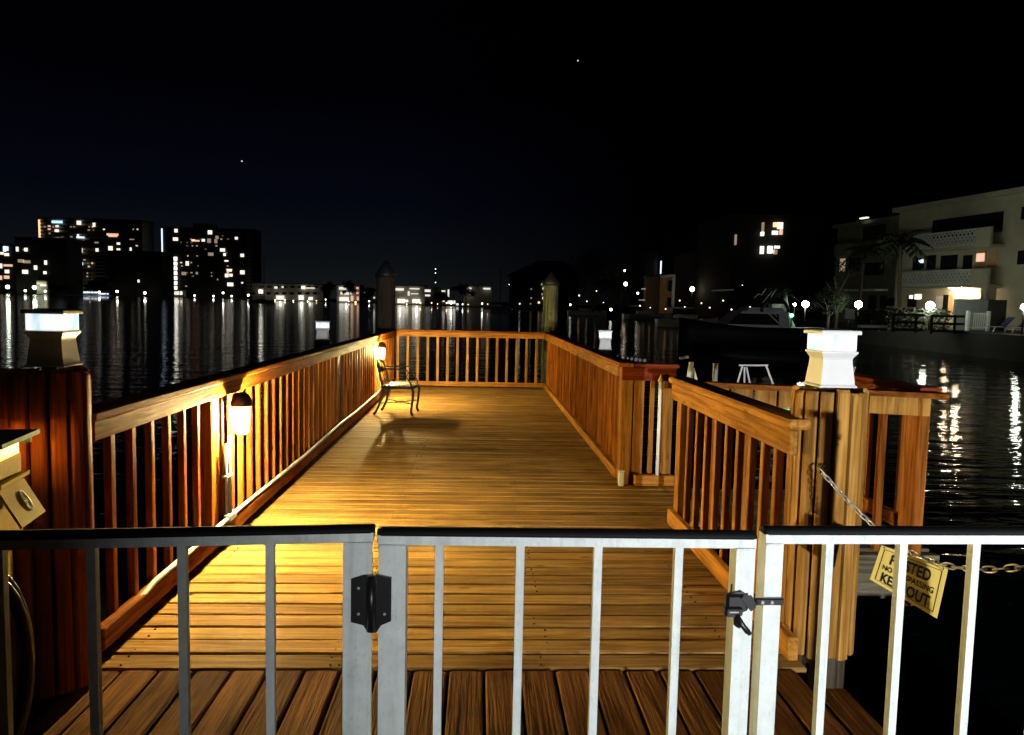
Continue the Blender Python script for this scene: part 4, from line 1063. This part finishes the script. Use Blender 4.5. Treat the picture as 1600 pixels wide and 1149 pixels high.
wbox(MB(), 1347, 1358, .0, .25, 340, 342).build('roof_lamp', W_WHITE, AW)
wbox(MB(), 1304, 1312, -.6, -.56, 404, 424).build('window', W_DIM, AW)

# globe lamps on the terrace
def globe(x, y, Y, label, r=.2):
    p = at(x, y, Y); t = thing('globe_lamp', label, 'lamp post', (p.x, p.y, .42), 'globe lamps on the pool terrace')
    MB().ball(p, r, 14).build('globe', L_GLOBE, t)
    MB().tube([(p.x, p.y, .4), (p.x, p.y, p.z-r*.95)], .045, 8).build('post', IRON, t)
globe(1341.5, 476, 44, 'globe lamp on the terrace, left of the dark hedge')
globe(1453.5, 478, 42, 'globe lamp on the terrace, between hedge and grey screen', .23)
globe(1600, 480, 38, 'globe lamp cut by the right picture edge', .15)
globe(1258.5, 475.5, 48, 'globe lamp right of the green lit palm', .21)
globe(1226.5, 478, 47, 'smaller globe lamp left of the green lit palm', .13)
globe(1241.5, 476, 50, 'tiny globe lamp beside the curved palm trunk', .08)
# green lit palm and its floodlight
palm(1228, 45, 447, 40, 'curved palm lit green by a floodlight', .3, 11, LEAF, -.22, WHT)
p = at(1237, 493, 43.6); gl = thing('landscape_floodlight', 'green landscape floodlight at the foot of the curved palm', 'floodlight', (p.x, p.y, .4))
MB().ball(p, .10, 10).build('lens', L_GRN, gl); MB().tube([(p.x, p.y, .35), (p.x, p.y, p.z-.09)], .04, 8).build('stake', IRON, gl)
p = at(1217, 484, 46); MB_ = MB().cbox((p.x-.45, 46, .42), (p.x+.45, 46.6, at(1217, 475, 46).z), .03)
tag(MB_.build('storage_chest', WHT), 'white storage chest left of the green lit palm', 'chest')

# terrace furniture
sc_ = thing('screen_wall', 'grey privacy screen in front of the warm lit patio', 'screen', at(1520, 495, 45))
a = at(1493, 466, 45); b = at(1545, 466, 45); MB().box((a.x, 45, .4), (b.x, 45.15, a.z-.05)).build('panel', GREY, sc_)
a2 = at(1546, 466, 45); b2 = at(1575, 466, 45); MB().box((a2.x, 45.05, .4), (b2.x, 45.2, a2.z-.1)).build('dark_panel', STUCD, sc_)
def hedge(x0, x1, yt, Y, label):
    a = at(x0, yt, Y); b = at(x1, yt, Y); m = MB(); zt_ = (a.z+b.z)/2
    for k in range(1600):
        q = Vector((random.uniform(a.x, b.x), Y + random.uniform(0, .9), random.uniform(.4, zt_))); d = Vector((random.gauss(0, 1), random.gauss(0, 1), random.gauss(0, 1))).normalized(); e = d.orthogonal().normalized(); l = random.uniform(.06, .13)
        m.quad(q-d*l, q-e*l*.5, q+d*l, q+e*l*.5)
    tag(m.build('hedge', LEAFD), label, 'hedge', 'clipped hedges on the pool terrace')
hedge(1347, 1392, 485, 41, 'dark clipped hedge right of the first globe lamp')
hedge(1396, 1492, 482, 41.5, 'longer dark hedge in front of the curtained patio door')
def slat_fence(x0, x1, yt, yb, Y, label):
    a = at(x0, yt, Y); b = at(x1, yt, Y); t = thing('dark_fence', label, 'fence', (a.x, Y, .42), 'dark slatted fences on the terrace edge')
    n_sl = 3
    for k in range(n_sl):
        z = .55 + (a.z-.55)*k/(n_sl-1); MB().box((a.x, Y, z-.06), (b.x, Y+.04, z+.06)).build('slat', STUCD, t)
    k = 0
    while a.x + k*1.2 <= b.x+.01: MB().box((a.x+k*1.2-.05, Y+.041, .4), (a.x+k*1.2+.05, Y+.12, a.z+.08)).build('post', STUCD, t); k += 1
slat_fence(1398, 1445, 492, 516, 37.5, 'dark slatted fence left of the middle globe lamp')
slat_fence(1458, 1508, 494, 518, 36.5, 'dark slatted fence between globe lamp and white picket fence')
pf = thing('picket_fence', 'short white picket fence beside the loungers on the terrace', 'fence', at(1528, 515, 43.5))
a = at(1512, 487, 43.5); b = at(1545, 487, 43.5); zt_ = a.z
k = 0
while a.x + k*.13 < b.x: MB().box((a.x+k*.13, 43.5, .5), (a.x+k*.13+.06, 43.53, zt_-.06)).build('picket', WHT, pf); k += 1
for x in (1513, 1545): q = at(x, 487, 43.5); MB().box((q.x-.07, 43.4, .4), (q.x+.07, 43.6, zt_+.05)).build('post', WHT, pf)
for z in (.6, zt_-.15): MB().box((a.x, 43.531, z), (b.x, 43.56, z+.07)).build('rail', WHT, pf)
def lounger(x, Y, label):
    p = at(x, 518, Y); t = thing('sun_lounger', label, 'sun lounger', (p.x, Y, .42), 'blue loungers on the pool terrace')
    b = Vector((p.x, Y, .42))
    for s in (0, .62): MB().beam(b + Vector((-.5, s, .30)), b + Vector((.9, s, .30)), .05, .04).build('side_rail', WHT, t)
    m = MB(); m.hexa([b + Vector(v) for v in ((-.5, .03, .31), (.35, .03, .31), (.35, .59, .31), (-.5, .59, .31), (-.5, .03, .33), (.35, .03, .33), (.35, .59, .33), (-.5, .59, .33))]); m.build('seat_sling', BLUE, t)
    m = MB(); m.hexa([b + Vector(v) for v in ((.36, .03, .31), (.90, .03, .85), (.90, .59, .85), (.36, .59, .31), (.34, .03, .335), (.88, .03, .875), (.88, .59, .875), (.34, .59, .335))]); m.build('back_sling', BLUE, t)
    for u in (-.4, .8):
        for s in (0, .62): MB().beam(b + Vector((u, s, 0)), b + Vector((u+(.1 if u < 0 else -.1), s, .28)), .04, .04).build('leg', WHT, t)
lounger(1562, 42, 'blue sun lounger nearest the white picket fence')
lounger(1592, 41, 'blue sun lounger at the right picture edge')
pn = thing('sign_board', 'small pale board by the left terrace globe lamp', 'board', at(1327, 492, 43))
a = at(1321, 483, 43); b = at(1336, 499, 43); MB().cbox((a.x, 43, b.z), (b.x, 43.06, a.z), .02).build('panel', GREY, pn); MB().box(((a.x+b.x)/2-.04, 43.061, .38), ((a.x+b.x)/2+.04, 43.1, b.z+.1)).build('post', IRON, pn)
a = at(1342, 510, 34); b = at(1384, 510, 34)
tag(MB().beam((a.x, 34, a.z), (b.x, 34, a.z), .3, .12).build('mooring_beam', WHT), 'pale horizontal beam along the terrace edge', 'beam')

# moored yacht
yt = thing('motor_yacht', 'dark motor yacht moored left of the globe lamps', 'yacht', at(1180, 520, 41))
yc = at(1178, 505, 41); yx, yy = yc.x, 41
vs = []; fs = []; L = 8.5
for i in range(11):
    u = -1 + i/5; wv = 1.45*(1-max(-u, 0)**2.2*.97); sh = 1.35 + .45*max(-u, 0)**1.6
    for q_, z_ in ((-1, sh), (-.92, sh*.5), (-.6, .0), (0, -.4), (.6, .0), (.92, sh*.5), (1, sh)): vs.append((yx + u*L/2, yy + q_*wv, wl + z_))
for i in range(10):
    for j in range(6): fs.append((i*7+j, i*7+j+1, (i+1)*7+j+1, (i+1)*7+j))
    fs.append((i*7+6, i*7, (i+1)*7, (i+1)*7+6))
fs += [tuple(range(7)), tuple(range(76, 69, -1))]
MB().add(vs, fs, True).build('hull', HULL, yt)
def yb_(u0, u1, w0, z0, z1, sl=0.0): return MB().hexa([(yx+u0, yy-w0, wl+z0), (yx+u1, yy-w0, wl+z0), (yx+u1, yy+w0, wl+z0), (yx+u0, yy+w0, wl+z0), (yx+u0+sl, yy-w0*.85, wl+z1), (yx+u1-.1, yy-w0*.85, wl+z1), (yx+u1-.1, yy+w0*.85, wl+z1), (yx+u0+sl, yy+w0*.85, wl+z1)])
yb_(-2.0, 1.6, 1.1, 1.36, 2.25, 1.0).build('cabin', GEL, yt)
yb_(-.75, 1.4, .80, 2.26, 2.45, .2).build('flybridge', GEL, yt)
MB().add([(yx-1.9, yy-1.112, wl+1.5), (yx+1.0, yy-1.112, wl+1.5), (yx+1.0, yy-1.0, wl+2.1), (yx-1.2, yy-1.0, wl+2.1)], [(0, 1, 2, 3)]).build('cabin_window', GLS, yt)
MB().tube([(yx+.8+.75*math.cos(k*math.pi/10), yy-.9, wl+2.2+.75*math.sin(k*math.pi/10)) for k in range(11)], .09, 8).build('arch', IRON, yt)
m = MB()
for (x0, y0, x1, y1) in ((1178, 466, 1186, 459), (1186, 459, 1190, 461), (1190, 461, 1197, 451), (1191, 474, 1207, 455), (1198, 475, 1213, 452)): m.tube([at(x0, y0, 40.4), at(x1, y1, 40.4)], .022, 6)
m.build('outrigger', WHT, yt)
MB().beam(at(1112, 454.5, 41), at(1146, 453, 41), .06, .08).build('bow_rail', GEL, yt)
MB().beam(at(1201, 490, 40), at(1223, 511, 39.6), .12, .06).build('gangway', GEL, yt); MB().beam(at(1203, 480, 40), at(1215, 497, 40), .05, .05).build('stay', GEL, yt)
sp_ = thing('moored_skiff', 'low dark skiff lying on the water before the yacht', 'skiff', at(1190, 545, 30))
c = at(1215, 540, 30); vs = []; fs = []
for i in range(9):
    u = -1 + i/4; wv = .8*(1-max(-u, 0)**2*.95)
    for q_, z_ in ((-1, .62), (-.7, .05), (.7, .05), (1, .62), (.9, .60), (0, .30), (-.9, .60)): vs.append((c.x + u*2.4, 30 + q_*wv, wl + z_ + .2*max(-u, 0)**2))
for i in range(8):
    for j in range(7): fs.append((i*7+j, i*7+(j+1) % 7, (i+1)*7+(j+1) % 7, (i+1)*7+j))
fs += [tuple(range(7)), tuple(range(62, 55, -1))]
MB().add(vs, fs, True).build('hull', HULL, sp_); MB().cbox((c.x-.2, 29.3, wl+.45), (c.x+.1, 30.7, wl+.52), .01).build('thwart', GX, sp_)

# ------------------------------------------------------------------ light from the building behind the viewer (its shadow edges show on fence and pillar)
def lamp(name, typ, loc, energy, color, dock=False, **kw):
    d = bpy.data.lights.new(name, typ); d.energy = energy; d.color = color
    for k, v in kw.items(): setattr(d, k, v)
    o = bpy.data.objects.new(name, d); col.objects.link(o); o.location = loc
    if dock: DOCK.append(o)
    return o
s = lamp('wall_floodlight', 'SPOT', (2.85, -9.0, 1.20), 6900, (.95, .97, 1.0), True, shadow_soft_size=.05, spot_size=R(42.6), spot_blend=.70)
s.rotation_euler = (R(90), 0, R(-2.0))

p = at(118, 452, 664); lamp('tower_fill_light', 'POINT', p, 32000, (1.0, .86, .55), False, shadow_soft_size=.4)  # light without a fitting, added to brighten the wide tower's front
# the dock falls very slightly away from the shore: tilt everything built on it
T = Matrix.Rotation(-TILT, 4, 'X')
bpy.context.view_layer.update()
for o in DOCK: o.matrix_world = T @ o.matrix_world
for o in bpy.data.objects:
    if '_o' in o: del o['_o']

# ------------------------------------------------------------------ render settings
scene.render.engine = 'CYCLES'
scene.cycles.use_denoising = True
scene.cycles.max_bounces = 6; scene.cycles.diffuse_bounces = 3; scene.cycles.glossy_bounces = 4
scene.cycles.sample_clamp_indirect = 8
scene.view_settings.view_transform = 'Standard'; scene.view_settings.look = 'None'
scene.view_settings.exposure = 0; scene.view_settings.gamma = 1
